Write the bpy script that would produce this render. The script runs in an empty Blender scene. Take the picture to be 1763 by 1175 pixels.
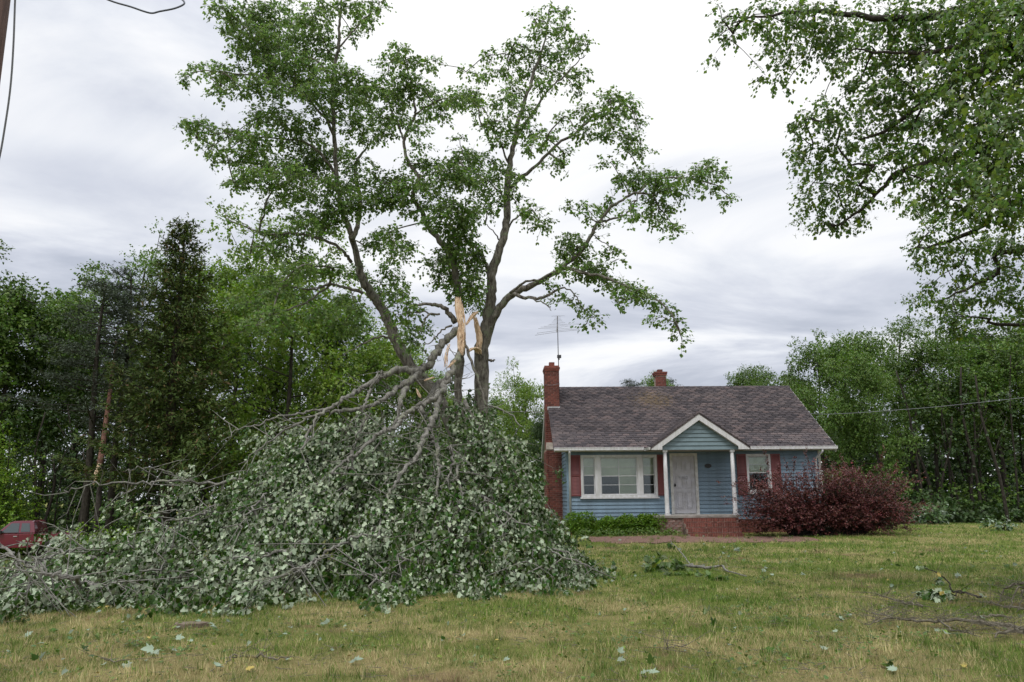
import bpy, math, random
import numpy as np
from mathutils import Vector, Matrix

random.seed(7)
RNG = np.random.default_rng(11)
scene = bpy.context.scene
C = scene.collection
R = math.radians

# ---------------------------------------------------------------- camera
FPX, W, H, HOR, CAM_H = 1371.0, 1763.0, 1175.0, 850.0, 1.4
PITCH = math.atan((HOR - H / 2) / FPX)
ROLL = R(0.45)
cam_d = bpy.data.cameras.new('camera')
cam = bpy.data.objects.new('camera', cam_d)
C.objects.link(cam)
cam.location = (0, 0, CAM_H)
cam_d.sensor_width = 36.0
cam_d.lens = FPX / W * 36.0
cam_d.clip_end = 2000
cam.matrix_world = Matrix.Translation((0, 0, CAM_H)) @ Matrix.Rotation(R(90) + PITCH, 4, 'X') @ Matrix.Rotation(-ROLL, 4, 'Z')
scene.camera = cam

# ---------------------------------------------------------------- light
SUN_EL, SUN_AZ = R(58), R(20)
world = bpy.data.worlds.new('World')
scene.world = world
world.use_nodes = True
wn = world.node_tree
wn.nodes.clear()


def nd(nt, typ, **kw):
    n = nt.nodes.new(typ)
    for k, v in kw.items():
        if k.startswith('i_'):
            n.inputs[k[2:].replace('_', ' ')].default_value = v
        else:
            setattr(n, k, v)
    return n


def ramp(nt, pts, fac=None, interp='LINEAR'):
    r = nt.nodes.new('ShaderNodeValToRGB')
    r.color_ramp.interpolation = interp
    el = r.color_ramp.elements
    while len(el) < len(pts):
        el.new(0.5)
    for e, (p, c) in zip(el, pts):
        e.position = p
        e.color = (*c, 1) if len(c) == 3 else c
    if fac is not None:
        nt.links.new(fac, r.inputs[0])
    return r


def mathn(nt, op, a, b=None, clamp=False):
    m = nt.nodes.new('ShaderNodeMath')
    m.operation = op
    m.use_clamp = clamp
    for i, v in enumerate((a, b)):
        if v is None:
            continue
        if isinstance(v, (int, float)):
            m.inputs[i].default_value = v
        else:
            nt.links.new(v, m.inputs[i])
    return m.outputs[0]


def mixc(nt, fac, a, b, blend='MIX'):
    m = nt.nodes.new('ShaderNodeMix')
    m.data_type = 'RGBA'
    m.blend_type = blend
    for i, v in ((0, fac), (6, a), (7, b)):
        if isinstance(v, (int, float)):
            m.inputs[i].default_value = v
        elif isinstance(v, (tuple, list)):
            m.inputs[i].default_value = (*v, 1) if len(v) == 3 else v
        else:
            nt.links.new(v, m.inputs[i])
    return m.outputs[2]


# ---------------------------------------------------------------- placement helper: a direction read off the photograph, at a real distance
def ray(x, y):
    a, b = x - W / 2, -(y - H / 2)
    c, s = math.cos(-ROLL), math.sin(-ROLL)
    a, b = a * c - b * s, a * s + b * c
    return np.array([a, FPX * math.cos(PITCH) - b * math.sin(PITCH), FPX * math.sin(PITCH) + b * math.cos(PITCH)])


def build_sky():
    nt = wn
    L = nt.links.new
    tc = nd(nt, 'ShaderNodeTexCoord')
    sep = nd(nt, 'ShaderNodeSeparateXYZ')
    L(tc.outputs['Generated'], sep.inputs[0])
    z = mathn(nt, 'MAXIMUM', sep.outputs[2], 0.0)
    den = mathn(nt, 'ADD', z, 0.16)
    px = mathn(nt, 'DIVIDE', sep.outputs[0], den)
    py = mathn(nt, 'DIVIDE', sep.outputs[1], den)
    cmb = nd(nt, 'ShaderNodeCombineXYZ')
    L(px, cmb.inputs[0]); L(py, cmb.inputs[1])
    mp = nd(nt, 'ShaderNodeMapping')
    mp.inputs['Location'].default_value = (0.86, 0.12, 4.3)
    mp.inputs['Rotation'].default_value = (0, 0, R(-12))
    mp.inputs['Scale'].default_value = (0.42, 0.62, 1)
    L(cmb.outputs[0], mp.inputs[0])
    n1 = nd(nt, 'ShaderNodeTexNoise', i_Scale=1.9, i_Detail=8.0, i_Roughness=0.56, i_Distortion=0.7)
    L(mp.outputs[0], n1.inputs[0])
    n2 = nd(nt, 'ShaderNodeTexNoise', i_Scale=0.62, i_Detail=3.0, i_Roughness=0.45)
    L(mp.outputs[0], n2.inputs[0])
    s = mathn(nt, 'ADD', mathn(nt, 'MULTIPLY', n1.outputs[0], 0.62), mathn(nt, 'MULTIPLY', n2.outputs[0], 0.50))
    # the deck: mostly thin and bright, with greyer banks low all round and one overhead to the north-west
    band = ramp(nt, [(0.0, (0.46,) * 3), (0.08, (0.44,) * 3), (0.17, (0.47,) * 3), (0.27, (0.58,) * 3), (0.50, (0.61,) * 3), (0.75, (0.50,) * 3), (1.0, (0.5,) * 3)], z)
    t = mathn(nt, 'ADD', mathn(nt, 'ADD', mathn(nt, 'MULTIPLY', mathn(nt, 'SUBTRACT', s, 0.56), 1.9), 0.585), mathn(nt, 'SUBTRACT', band.outputs[0], 0.5))
    for (x, y, rx, rz, amp) in SKY_BANKS:
        d = ray(x, y); d = d / np.linalg.norm(d)
        sub_ = nd(nt, 'ShaderNodeVectorMath', operation='SUBTRACT'); L(tc.outputs['Generated'], sub_.inputs[0]); sub_.inputs[1].default_value = tuple(d)
        sc_ = nd(nt, 'ShaderNodeVectorMath', operation='MULTIPLY'); L(sub_.outputs[0], sc_.inputs[0]); sc_.inputs[1].default_value = (1 / rx, 0.6 / rx, 1 / rz)
        ln = nd(nt, 'ShaderNodeVectorMath', operation='LENGTH'); L(sc_.outputs[0], ln.inputs[0])
        warp = mathn(nt, 'ADD', ln.outputs['Value'], mathn(nt, 'MULTIPLY', mathn(nt, 'SUBTRACT', n1.outputs[0], 0.5), 1.6))
        mr = nd(nt, 'ShaderNodeMapRange'); mr.interpolation_type = 'SMOOTHSTEP'; L(warp, mr.inputs[0])
        mr.inputs[1].default_value = 0.15; mr.inputs[2].default_value = 1.1; mr.inputs[3].default_value = amp; mr.inputs[4].default_value = 0.0
        t = mathn(nt, 'ADD', t, mr.outputs[0])
    col = ramp(nt, [(0.34, (0.46, 0.495, 0.58)), (0.46, (0.59, 0.62, 0.70)), (0.55, (0.73, 0.755, 0.81)), (0.64, (0.85, 0.86, 0.885)), (0.76, (0.92, 0.922, 0.93)), (0.95, (0.99, 0.985, 0.975))], t)
    # an overcast deck is brightest overhead
    zen = nd(nt, 'ShaderNodeMapRange'); zen.interpolation_type = 'SMOOTHSTEP'; L(z, zen.inputs[0]); zen.inputs[1].default_value = 0.45; zen.inputs[2].default_value = 1.0; zen.inputs[3].default_value = 1.0; zen.inputs[4].default_value = 2.0
    zc = nd(nt, 'ShaderNodeVectorMath', operation='SCALE'); L(col.outputs[0], zc.inputs[0]); L(zen.outputs[0], zc.inputs['Scale'])
    sky = nd(nt, 'ShaderNodeTexSky')
    sky.sky_type = 'NISHITA'
    sky.sun_disc = False
    sky.sun_elevation = SUN_EL
    sky.sun_rotation = SUN_AZ
    sky.air_density = 1.0
    sky.dust_density = 3.0
    skys = mixc(nt, 1.0, sky.outputs[0], (0.1, 0.1, 0.1), 'MULTIPLY')
    out = mixc(nt, 0.95, skys, zc.outputs[0])
    bg = nd(nt, 'ShaderNodeBackground', i_Strength=1.0)
    L(out, bg.inputs[0])
    wo = nd(nt, 'ShaderNodeOutputWorld')
    L(bg.outputs[0], wo.inputs[0])


SKY_BANKS = [(150, -60, .30, .13, -.24), (60, 470, .30, .05, -.12), (170, 300, .12, .03, -.07), (1420, 520, .40, .07, -.05), (1500, 640, .5, .05, -.07), (1200, 280, .22, .05, -.05), (1150, 120, .3, .15, -.02), (620, 120, .25, .12, -.03), (250, 220, .25, .10, .08), (1150, 430, .2, .05, .06), (120, 390, .15, .03, .07)]
build_sky()
sun_d = bpy.data.lights.new('sun', 'SUN')
sun_d.energy = 1.3
sun_d.angle = R(14)
sun_d.color = (1.0, 0.96, 0.9)
sun = bpy.data.objects.new('sun', sun_d)
C.objects.link(sun)
sun.rotation_euler = (R(90) - SUN_EL, 0, R(180) - SUN_AZ + R(180))
sv = scene.view_settings
sv.view_transform = 'Standard'
sv.look = 'None'
sv.gamma = 1.0
sv.use_curve_mapping = False
sv.exposure = 0.2
scene.cycles.max_bounces = 6
scene.cycles.diffuse_bounces = 3
scene.cycles.transparent_max_bounces = 12


def at(x, y, Y):
    d = ray(x, y)
    return np.array([0, 0, CAM_H]) + d * (Y / d[1])


def sstep(a, b, x):
    t = np.clip((x - a) / (b - a), 0, 1)
    return t * t * (3 - 2 * t)


def terrain(x, y):
    """height of the ground: level lawn, slight bank at the house, falling away to the far left"""
    x = np.asarray(x, float); y = np.asarray(y, float)
    fall = -1.35 * sstep(15, 38, y) * sstep(-4, -16, x) - 0.6 * sstep(-20, -45, x) * sstep(20, 50, y)
    fall = fall - 0.5 * sstep(-6, -20, x) * sstep(10, 22, y) * 0.3
    bank = 0.06 * sstep(21, 25, y) * sstep(-3, 1, x)
    right = -0.25 * sstep(31, 40, y) * sstep(4, 12, x)
    ripple = 0.025 * np.sin(x * 0.9 + 1.3) * np.sin(y * 0.7) + 0.012 * np.sin(x * 2.3) * np.sin(y * 1.9 + 0.4)
    return fall + bank + right + ripple


def on_ground(x, y, lift=0.0):
    """where the sight line through (x, y) of the photograph meets the ground"""
    d = ray(x, y)
    t = 1.0 / 400
    p = np.array([0, 0, CAM_H]) + d * t
    lo, hi = 3.0, 90.0
    f = lambda Y: (CAM_H + d[2] / d[1] * Y) - float(terrain(d[0] / d[1] * Y, Y)) - lift
    prev = lo
    for Y in np.arange(lo, hi, 0.25):
        if f(Y) < 0:
            a, b = prev, Y
            for _ in range(20):
                m = (a + b) / 2
                if f(m) < 0: b = m
                else: a = m
            return np.array([d[0] / d[1] * a, a, float(terrain(d[0] / d[1] * a, a)) + lift])
        prev = Y
    return at(x, y, hi)


# ---------------------------------------------------------------- object helpers
def tag(o, label=None, cat=None, group=None, kind=None):
    if label: o['label'] = label
    if cat: o['category'] = cat
    if group: o['group'] = group
    if kind: o['kind'] = kind
    return o


def empty(name, loc=(0, 0, 0), rz=0.0, **kw):
    o = bpy.data.objects.new(name, None)
    C.objects.link(o)
    o.location = loc
    o.rotation_euler = (0, 0, rz)
    o.empty_display_size = 0.2
    return tag(o, **kw)


def link(name, me, parent=None, loc=None, rot=None, scale=None):
    o = bpy.data.objects.new(name, me)
    C.objects.link(o)
    if parent is not None: o.parent = parent
    if loc is not None: o.location = loc
    if rot is not None: o.rotation_euler = rot
    if scale is not None: o.scale = scale
    return o


def np_mesh(name, V, sizes, idx, mats, mi=None, smooth=False):
    me = bpy.data.meshes.new(name)
    V = np.asarray(V, np.float32); sizes = np.asarray(sizes, np.int32); idx = np.asarray(idx, np.int32)
    me.vertices.add(len(V)); me.vertices.foreach_set('co', V.ravel())
    me.loops.add(len(idx)); me.loops.foreach_set('vertex_index', idx)
    me.polygons.add(len(sizes))
    st = np.zeros(len(sizes), np.int32); st[1:] = np.cumsum(sizes)[:-1]
    me.polygons.foreach_set('loop_start', st)
    me.polygons.foreach_set('loop_total', sizes)
    if mi is not None: me.polygons.foreach_set('material_index', np.asarray(mi, np.int32))
    if smooth: me.polygons.foreach_set('use_smooth', np.ones(len(sizes), bool))
    for m in (mats if isinstance(mats, (list, tuple)) else [mats]): me.materials.append(m)
    me.update(calc_edges=True)
    return me


class MB:
    """collects boxes, bars, tubes and prisms; build() links them as one mesh object"""
    def __init__(s):
        s.v = []; s.f = []; s.sm = []

    def add(s, vs, fs, smooth=False):
        n = len(s.v)
        s.v += [tuple(v) for v in vs]
        s.f += [tuple(i + n for i in f) for f in fs]
        s.sm += [smooth] * len(fs)
        return s

    def box(s, x0, x1, y0, y1, z0, z1):
        v = [(x0, y0, z0), (x1, y0, z0), (x1, y1, z0), (x0, y1, z0), (x0, y0, z1), (x1, y0, z1), (x1, y1, z1), (x0, y1, z1)]
        return s.add(v, [(0, 3, 2, 1), (4, 5, 6, 7), (0, 1, 5, 4), (1, 2, 6, 5), (2, 3, 7, 6), (3, 0, 4, 7)])

    def hexa(s, b, t):
        return s.add(list(b) + list(t), [(0, 3, 2, 1), (4, 5, 6, 7), (0, 1, 5, 4), (1, 2, 6, 5), (2, 3, 7, 6), (3, 0, 4, 7)])

    def prism(s, pts, y0, y1):
        """outline in x,z extruded along y; pts counter-clockwise seen from -y"""
        n = len(pts)
        v = [(x, y0, z) for x, z in pts] + [(x, y1, z) for x, z in pts]
        f = [tuple(range(n)), tuple(range(2 * n - 1, n - 1, -1))]
        f += [(i + n, (i + 1) % n + n, (i + 1) % n, i) for i in range(n)]
        return s.add(v, f)

    def tube(s, pts, rad, n=6, cap=True):
        pts = [np.asarray(p, float) for p in pts]
        if not hasattr(rad, '__len__'): rad = [rad] * len(pts)
        V = []; F = []
        up = np.array([0.13, 0.21, 0.97])
        for i, p in enumerate(pts):
            t = pts[min(i + 1, len(pts) - 1)] - pts[max(i - 1, 0)]
            t = t / (np.linalg.norm(t) + 1e-9)
            if i == 0:
                a = np.cross(t, up)
                if np.linalg.norm(a) < 0.1: a = np.cross(t, np.array([1.0, 0, 0]))
            else:
                a = a - t * a.dot(t)
            a = a / (np.linalg.norm(a) + 1e-9)
            b = np.cross(t, a)
            for k in range(n):
                w = 2 * math.pi * k / n
                V.append(p + rad[i] * (math.cos(w) * a + math.sin(w) * b))
        m = len(pts)
        for i in range(m - 1):
            for k in range(n):
                F.append((i * n + k, i * n + (k + 1) % n, (i + 1) * n + (k + 1) % n, (i + 1) * n + k))
        if cap:
            F.append(tuple(range(n - 1, -1, -1))); F.append(tuple((m - 1) * n + k for k in range(n)))
        return s.add(V, F, True)

    def mesh(s, name, mat):
        return_me = bpy.data.meshes.new(name)
        return_me.from_pydata([tuple(map(float, v)) for v in s.v], [], s.f)
        return_me.polygons.foreach_set('use_smooth', s.sm)
        return_me.materials.append(mat)
        return_me.update()
        return return_me

    def build(s, name, mat, parent=None, bevel=0.0, **kw):
        o = link(name, s.mesh(name, mat), parent)
        if bevel:
            b = o.modifiers.new('bevel', 'BEVEL'); b.width = bevel; b.segments = 2; b.limit_method = 'ANGLE'
        return tag(o, **kw) if kw else o


# ---------------------------------------------------------------- materials
def pbr(name, col, rough=0.7, metal=0.0, spec=0.5, noise=0.0, nscale=20.0, col2=None, bump=0.0, bscale=60.0, coat=0.0, coord='Object', rnd=0.0, stretch=None):
    m = bpy.data.materials.new(name)
    m.use_nodes = True
    nt = m.node_tree
    b = nt.nodes['Principled BSDF']
    b.inputs['Roughness'].default_value = rough
    b.inputs['Metallic'].default_value = metal
    b.inputs['Specular IOR Level'].default_value = spec
    b.inputs['Coat Weight'].default_value = coat
    b.inputs['Base Color'].default_value = (*col, 1)
    src = None
    tc = nd(nt, 'ShaderNodeTexCoord')
    vec = tc.outputs[coord]
    if stretch:
        mp = nd(nt, 'ShaderNodeMapping'); mp.inputs['Scale'].default_value = stretch
        nt.links.new(vec, mp.inputs[0]); vec = mp.outputs[0]
    if col2 is not None:
        n = nd(nt, 'ShaderNodeTexNoise', i_Scale=nscale, i_Detail=6.0, i_Roughness=0.62)
        nt.links.new(vec, n.inputs[0])
        r = ramp(nt, [(0.38, (0, 0, 0)), (0.64, (1, 1, 1))], n.outputs[0])
        src = mixc(nt, mathn(nt, 'MULTIPLY', r.outputs[0], noise or 1.0), col, col2)
    if rnd:
        oi = nd(nt, 'ShaderNodeObjectInfo'); ge = nd(nt, 'ShaderNodeNewGeometry')
        q = mathn(nt, 'FRACT', mathn(nt, 'ADD', oi.outputs['Random'], ge.outputs['Random Per Island']))
        v = mathn(nt, 'ADD', mathn(nt, 'MULTIPLY', q, rnd), 1 - rnd / 2)
        hs = nd(nt, 'ShaderNodeHueSaturation')
        if src is None: hs.inputs['Color'].default_value = (*col, 1)
        else: nt.links.new(src, hs.inputs['Color'])
        nt.links.new(v, hs.inputs['Value']); src = hs.outputs[0]
    if src is not None: nt.links.new(src, b.inputs['Base Color'])
    if bump:
        n = nd(nt, 'ShaderNodeTexNoise', i_Scale=bscale, i_Detail=5.0, i_Roughness=0.6)
        nt.links.new(vec, n.inputs[0])
        bp = nd(nt, 'ShaderNodeBump', i_Strength=bump, i_Distance=0.02)
        nt.links.new(n.outputs[0], bp.inputs['Height']); nt.links.new(bp.outputs[0], b.inputs['Normal'])
    return m


def leaf_mat(name, top, under=None, var=0.5, rough=0.45, trans=0.28, tint=None, spec=0.4):
    """foliage: two-sided, per-leaf variation, some light through the blade"""
    m = bpy.data.materials.new(name)
    m.use_nodes = True
    nt = m.node_tree; L = nt.links.new
    b = nt.nodes['Principled BSDF']
    out = nt.nodes['Material Output']
    ge = nd(nt, 'ShaderNodeNewGeometry')
    oi = nd(nt, 'ShaderNodeObjectInfo')
    rnd = ge.outputs['Random Per Island']
    c = top
    if under is not None:
        c = mixc(nt, ge.outputs['Backfacing'], top, under)
    if tint is not None:
        r = ramp(nt, [(0.80, (0, 0, 0)), (1.0, (1, 1, 1))], mathn(nt, 'FRACT', mathn(nt, 'MULTIPLY', rnd, 7.3)))
        c = mixc(nt, r.outputs[0], c, tint)
    tc = nd(nt, 'ShaderNodeTexCoord')
    n = nd(nt, 'ShaderNodeTexNoise', i_Scale=0.9, i_Detail=2.0)
    L(ge.outputs['Position'], n.inputs[0])
    v = mathn(nt, 'ADD', mathn(nt, 'MULTIPLY', rnd, var), 1 - var / 2)
    v = mathn(nt, 'MULTIPLY', v, mathn(nt, 'ADD', mathn(nt, 'MULTIPLY', n.outputs[0], 0.9), 0.55))
    v = mathn(nt, 'MULTIPLY', v, mathn(nt, 'ADD', mathn(nt, 'MULTIPLY', oi.outputs['Random'], 0.3), 0.85))
    hs = nd(nt, 'ShaderNodeHueSaturation')
    if isinstance(c, tuple): hs.inputs['Color'].default_value = (*c, 1)
    else: L(c, hs.inputs['Color'])
    L(v, hs.inputs['Value'])
    L(mathn(nt, 'ADD', mathn(nt, 'MULTIPLY', mathn(nt, 'FRACT', mathn(nt, 'MULTIPLY', rnd, 3.7)), 0.05), 0.475), hs.inputs['Hue'])
    L(hs.outputs[0], b.inputs['Base Color'])
    b.inputs['Roughness'].default_value = rough
    b.inputs['Specular IOR Level'].default_value = spec
    tr = nd(nt, 'ShaderNodeBsdfTranslucent')
    tcol = mixc(nt, 1.0, hs.outputs[0], (1.35, 1.55, 0.75), 'MULTIPLY')
    L(tcol, tr.inputs[0])
    mx = nd(nt, 'ShaderNodeMixShader', i_Fac=trans)
    L(b.outputs[0], mx.inputs[1]); L(tr.outputs[0], mx.inputs[2]); L(mx.outputs[0], out.inputs[0])
    return m


def bark_mat(name, c1, c2, c3=None, scale=9.0, bump=0.8):
    m = bpy.data.materials.new(name)
    m.use_nodes = True
    nt = m.node_tree; L = nt.links.new
    b = nt.nodes['Principled BSDF']
    b.inputs['Roughness'].default_value = 0.9
    b.inputs['Specular IOR Level'].default_value = 0.2
    ge = nd(nt, 'ShaderNodeNewGeometry')
    mp = nd(nt, 'ShaderNodeMapping'); mp.inputs['Scale'].default_value = (1.6, 1.6, 0.6)
    L(ge.outputs['Position'], mp.inputs[0])
    n = nd(nt, 'ShaderNodeTexNoise', i_Scale=scale, i_Detail=8.0, i_Roughness=0.7)
    L(mp.outputs[0], n.inputs[0])
    r = ramp(nt, [(0.38, (0, 0, 0)), (0.6, (1, 1, 1))], n.outputs[0])
    c = mixc(nt, r.outputs[0], c1, c2)
    if c3 is not None:                                   # lichen patches
        n2 = nd(nt, 'ShaderNodeTexNoise', i_Scale=4.0, i_Detail=5.0, i_Roughness=0.75)
        L(ge.outputs['Position'], n2.inputs[0])
        r2 = ramp(nt, [(0.54, (0, 0, 0)), (0.62, (1, 1, 1))], n2.outputs[0])
        c = mixc(nt, mathn(nt, 'MULTIPLY', r2.outputs[0], 0.75), c, c3)
    L(c, b.inputs['Base Color'])
    bp = nd(nt, 'ShaderNodeBump', i_Strength=bump, i_Distance=0.03)
    L(n.outputs[0], bp.inputs['Height']); L(bp.outputs[0], b.inputs['Normal'])
    return m


M = {}
M['white'] = pbr('white_paint', (0.64, 0.64, 0.67), 0.5, col2=(0.42, 0.42, 0.39), nscale=5, noise=0.6, bump=0.1, stretch=(2.2, 2.2, .5))
M['white_worn'] = pbr('worn_white_paint', (0.6, 0.6, 0.6), 0.55, col2=(0.36, 0.35, 0.31), nscale=5, noise=0.7, bump=0.2)
M['siding'] = pbr('blue_siding', (0.185, 0.275, 0.365), 0.5, col2=(0.13, 0.19, 0.245), nscale=2.2, noise=0.9, bump=0.15, rnd=0.16, coord='Object')
M['siding2'] = pbr('blue_siding_gable', (0.165, 0.235, 0.265), 0.5, col2=(0.12, 0.175, 0.2), nscale=2.5, noise=0.8, bump=0.15, rnd=0.10)
M['shutter'] = pbr('maroon_shutter', (0.19, 0.045, 0.045), 0.5, col2=(0.13, 0.032, 0.035), nscale=5)
M['brick'] = pbr('red_brick', (0.19, 0.056, 0.04), 0.85, col2=(0.10, 0.034, 0.028), nscale=14, rnd=0.6, bump=0.4)
M['brick_worn'] = pbr('weathered_brick', (0.20, 0.085, 0.068), 0.85, col2=(0.27, 0.2, 0.18), nscale=9, rnd=0.5, bump=0.4)
M['mortar'] = pbr('mortar', (0.46, 0.35, 0.3), 0.95, col2=(0.22, 0.15, 0.12), nscale=8, bump=0.3)
M['concrete'] = pbr('concrete', (0.33, 0.31, 0.29), 0.9, col2=(0.2, 0.18, 0.16), nscale=6, bump=0.3)
M['plaster'] = pbr('pale_plaster', (0.55, 0.5, 0.45), 0.9, col2=(0.35, 0.3, 0.26), nscale=8)
M['metal'] = pbr('grey_metal', (0.2, 0.2, 0.2), 0.45, metal=0.7)
M['dark_metal'] = pbr('dark_metal', (0.06, 0.06, 0.065), 0.5, metal=0.5)
M['alu'] = pbr('aluminium', (0.5, 0.5, 0.52), 0.4, metal=0.5)
M['black'] = pbr('black_iron', (0.012, 0.012, 0.012), 0.4)
M['blind'] = pbr('pale_blind', (0.74, 0.76, 0.62), 0.8, col2=(0.6, 0.62, 0.5), nscale=2)
M['interior'] = pbr('dark_interior', (0.05, 0.048, 0.045), 0.95)
M['door'] = pbr('white_door', (0.50, 0.50, 0.55), 0.45, col2=(0.42, 0.41, 0.43), nscale=4)
M['ink'] = pbr('faded_grey_paint', (0.26, 0.26, 0.29), 0.7, col2=(0.42, 0.42, 0.45), nscale=40)
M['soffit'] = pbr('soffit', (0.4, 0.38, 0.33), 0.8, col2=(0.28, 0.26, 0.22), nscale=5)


def glass_mat():
    m = bpy.data.materials.new('window_glass'); m.use_nodes = True
    nt = m.node_tree; nt.nodes.remove(nt.nodes['Principled BSDF'])
    out = nt.nodes['Material Output']
    g = nd(nt, 'ShaderNodeBsdfGlossy', i_Roughness=0.03)
    g.inputs[0].default_value = (0.8, 0.85, 0.85, 1)
    t = nd(nt, 'ShaderNodeBsdfTransparent'); t.inputs[0].default_value = (0.93, 0.96, 0.93, 1)
    f = nd(nt, 'ShaderNodeFresnel', i_IOR=1.5)
    mx = nd(nt, 'ShaderNodeMixShader')
    nt.links.new(mathn(nt, 'ADD', f.outputs[0], 0.03), mx.inputs[0]); nt.links.new(t.outputs[0], mx.inputs[1]); nt.links.new(g.outputs[0], mx.inputs[2])
    nt.links.new(mx.outputs[0], out.inputs[0])
    return m


M['glass'] = glass_mat()


def ground_mask(nt, pos):
    """0 = green, 1 = straw; shared by the soil sheet and the blades"""
    a = nd(nt, 'ShaderNodeTexNoise', i_Scale=0.55, i_Detail=6.0, i_Roughness=0.66)
    nt.links.new(pos, a.inputs[0])
    return ramp(nt, [(0.44, (0, 0, 0)), (0.57, (1, 1, 1))], a.outputs[0]).outputs[0]


def near_straw(nt, pos, mask):
    """the lawn is drier and yellower towards the left foreground"""
    sp = nd(nt, 'ShaderNodeSeparateXYZ'); nt.links.new(pos, sp.inputs[0])
    k = mathn(nt, 'ADD', sp.outputs[1], mathn(nt, 'MULTIPLY', sp.outputs[0], 0.35))
    mr = nd(nt, 'ShaderNodeMapRange'); mr.clamp = True
    nt.links.new(k, mr.inputs[0])
    mr.inputs[1].default_value = 6; mr.inputs[2].default_value = 15
    mr.inputs[3].default_value = 0.34; mr.inputs[4].default_value = -0.16
    return mathn(nt, 'ADD', mathn(nt, 'MULTIPLY', mask, 0.75), mr.outputs[0], clamp=True)


def soil_mat():
    m = bpy.data.materials.new('lawn_soil'); m.use_nodes = True
    nt = m.node_tree; L = nt.links.new
    b = nt.nodes['Principled BSDF']; b.inputs['Roughness'].default_value = 0.95; b.inputs['Specular IOR Level'].default_value = 0.1
    ge = nd(nt, 'ShaderNodeNewGeometry'); pos = ge.outputs['Position']
    k = near_straw(nt, pos, ground_mask(nt, pos))
    n = nd(nt, 'ShaderNodeTexNoise', i_Scale=16.0, i_Detail=8.0, i_Roughness=0.75); L(pos, n.inputs[0])
    g = mixc(nt, n.outputs[0], (0.06, 0.08, 0.014), (0.2, 0.23, 0.055))
    s = mixc(nt, n.outputs[0], (0.14, 0.11, 0.045), (0.42, 0.35, 0.17))
    c = mixc(nt, k, g, s)
    # bare brown litter patches
    n2 = nd(nt, 'ShaderNodeTexNoise', i_Scale=0.8, i_Detail=7.0, i_Roughness=0.72); 
    mp = nd(nt, 'ShaderNodeMapping'); mp.inputs['Location'].default_value = (7, 3, 1); L(pos, mp.inputs[0]); L(mp.outputs[0], n2.inputs[0])
    r2 = ramp(nt, [(0.58, (0, 0, 0)), (0.67, (1, 1, 1))], n2.outputs[0])
    br = mixc(nt, n.outputs[0], (0.09, 0.045, 0.03), (0.24, 0.16, 0.1))
    c = mixc(nt, mathn(nt, 'MULTIPLY', r2.outputs[0], 0.8), c, br)
    L(c, b.inputs['Base Color'])
    bp = nd(nt, 'ShaderNodeBump', i_Strength=1.0, i_Distance=0.05); L(n.outputs[0], bp.inputs['Height']); L(bp.outputs[0], b.inputs['Normal'])
    return m


def blade_mat():
    m = bpy.data.materials.new('grass_blades'); m.use_nodes = True
    nt = m.node_tree; L = nt.links.new
    b = nt.nodes['Principled BSDF']; b.inputs['Roughness'].default_value = 0.65; b.inputs['Specular IOR Level'].default_value = 0.2
    ge = nd(nt, 'ShaderNodeNewGeometry'); pos = ge.outputs['Position']
    k = near_straw(nt, pos, ground_mask(nt, pos))
    rnd = ge.outputs['Random Per Island']
    pick = mathn(nt, 'LESS_THAN', rnd, mathn(nt, 'ADD', mathn(nt, 'MULTIPLY', k, 0.72), 0.06))
    r3 = mathn(nt, 'FRACT', mathn(nt, 'MULTIPLY', rnd, 17.0))
    g = mixc(nt, r3, (0.06, 0.12, 0.018), (0.22, 0.325, 0.065))
    s = mixc(nt, r3, (0.33, 0.28, 0.13), (0.58, 0.51, 0.29))
    c = mixc(nt, pick, g, s)
    n2 = nd(nt, 'ShaderNodeTexNoise', i_Scale=0.8, i_Detail=7.0, i_Roughness=0.72)
    mp = nd(nt, 'ShaderNodeMapping'); mp.inputs['Location'].default_value = (7, 3, 1); L(pos, mp.inputs[0]); L(mp.outputs[0], n2.inputs[0])
    r2 = ramp(nt, [(0.57, (0, 0, 0)), (0.63, (1, 1, 1))], n2.outputs[0])
    dead = mathn(nt, 'MULTIPLY', r2.outputs[0], mathn(nt, 'GREATER_THAN', r3, 0.35))
    c = mixc(nt, dead, c, mixc(nt, r3, (0.14, 0.08, 0.05), (0.36, 0.27, 0.17)))
    n5 = nd(nt, 'ShaderNodeTexNoise', i_Scale=2.2, i_Detail=5.0, i_Roughness=0.7); L(pos, n5.inputs[0])
    c = mixc(nt, 1.0, c, ramp(nt, [(0.35, (0.62, 0.66, 0.62)), (0.62, (1.2, 1.2, 1.15))], n5.outputs[0]).outputs[0], 'MULTIPLY')
    L(c, b.inputs['Base Color'])
    tr = nd(nt, 'ShaderNodeBsdfTranslucent'); L(c, tr.inputs[0])
    mx = nd(nt, 'ShaderNodeMixShader', i_Fac=0.25)
    L(b.outputs[0], mx.inputs[1]); L(tr.outputs[0], mx.inputs[2]); L(mx.outputs[0], nt.nodes['Material Output'].inputs[0])
    return m


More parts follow.
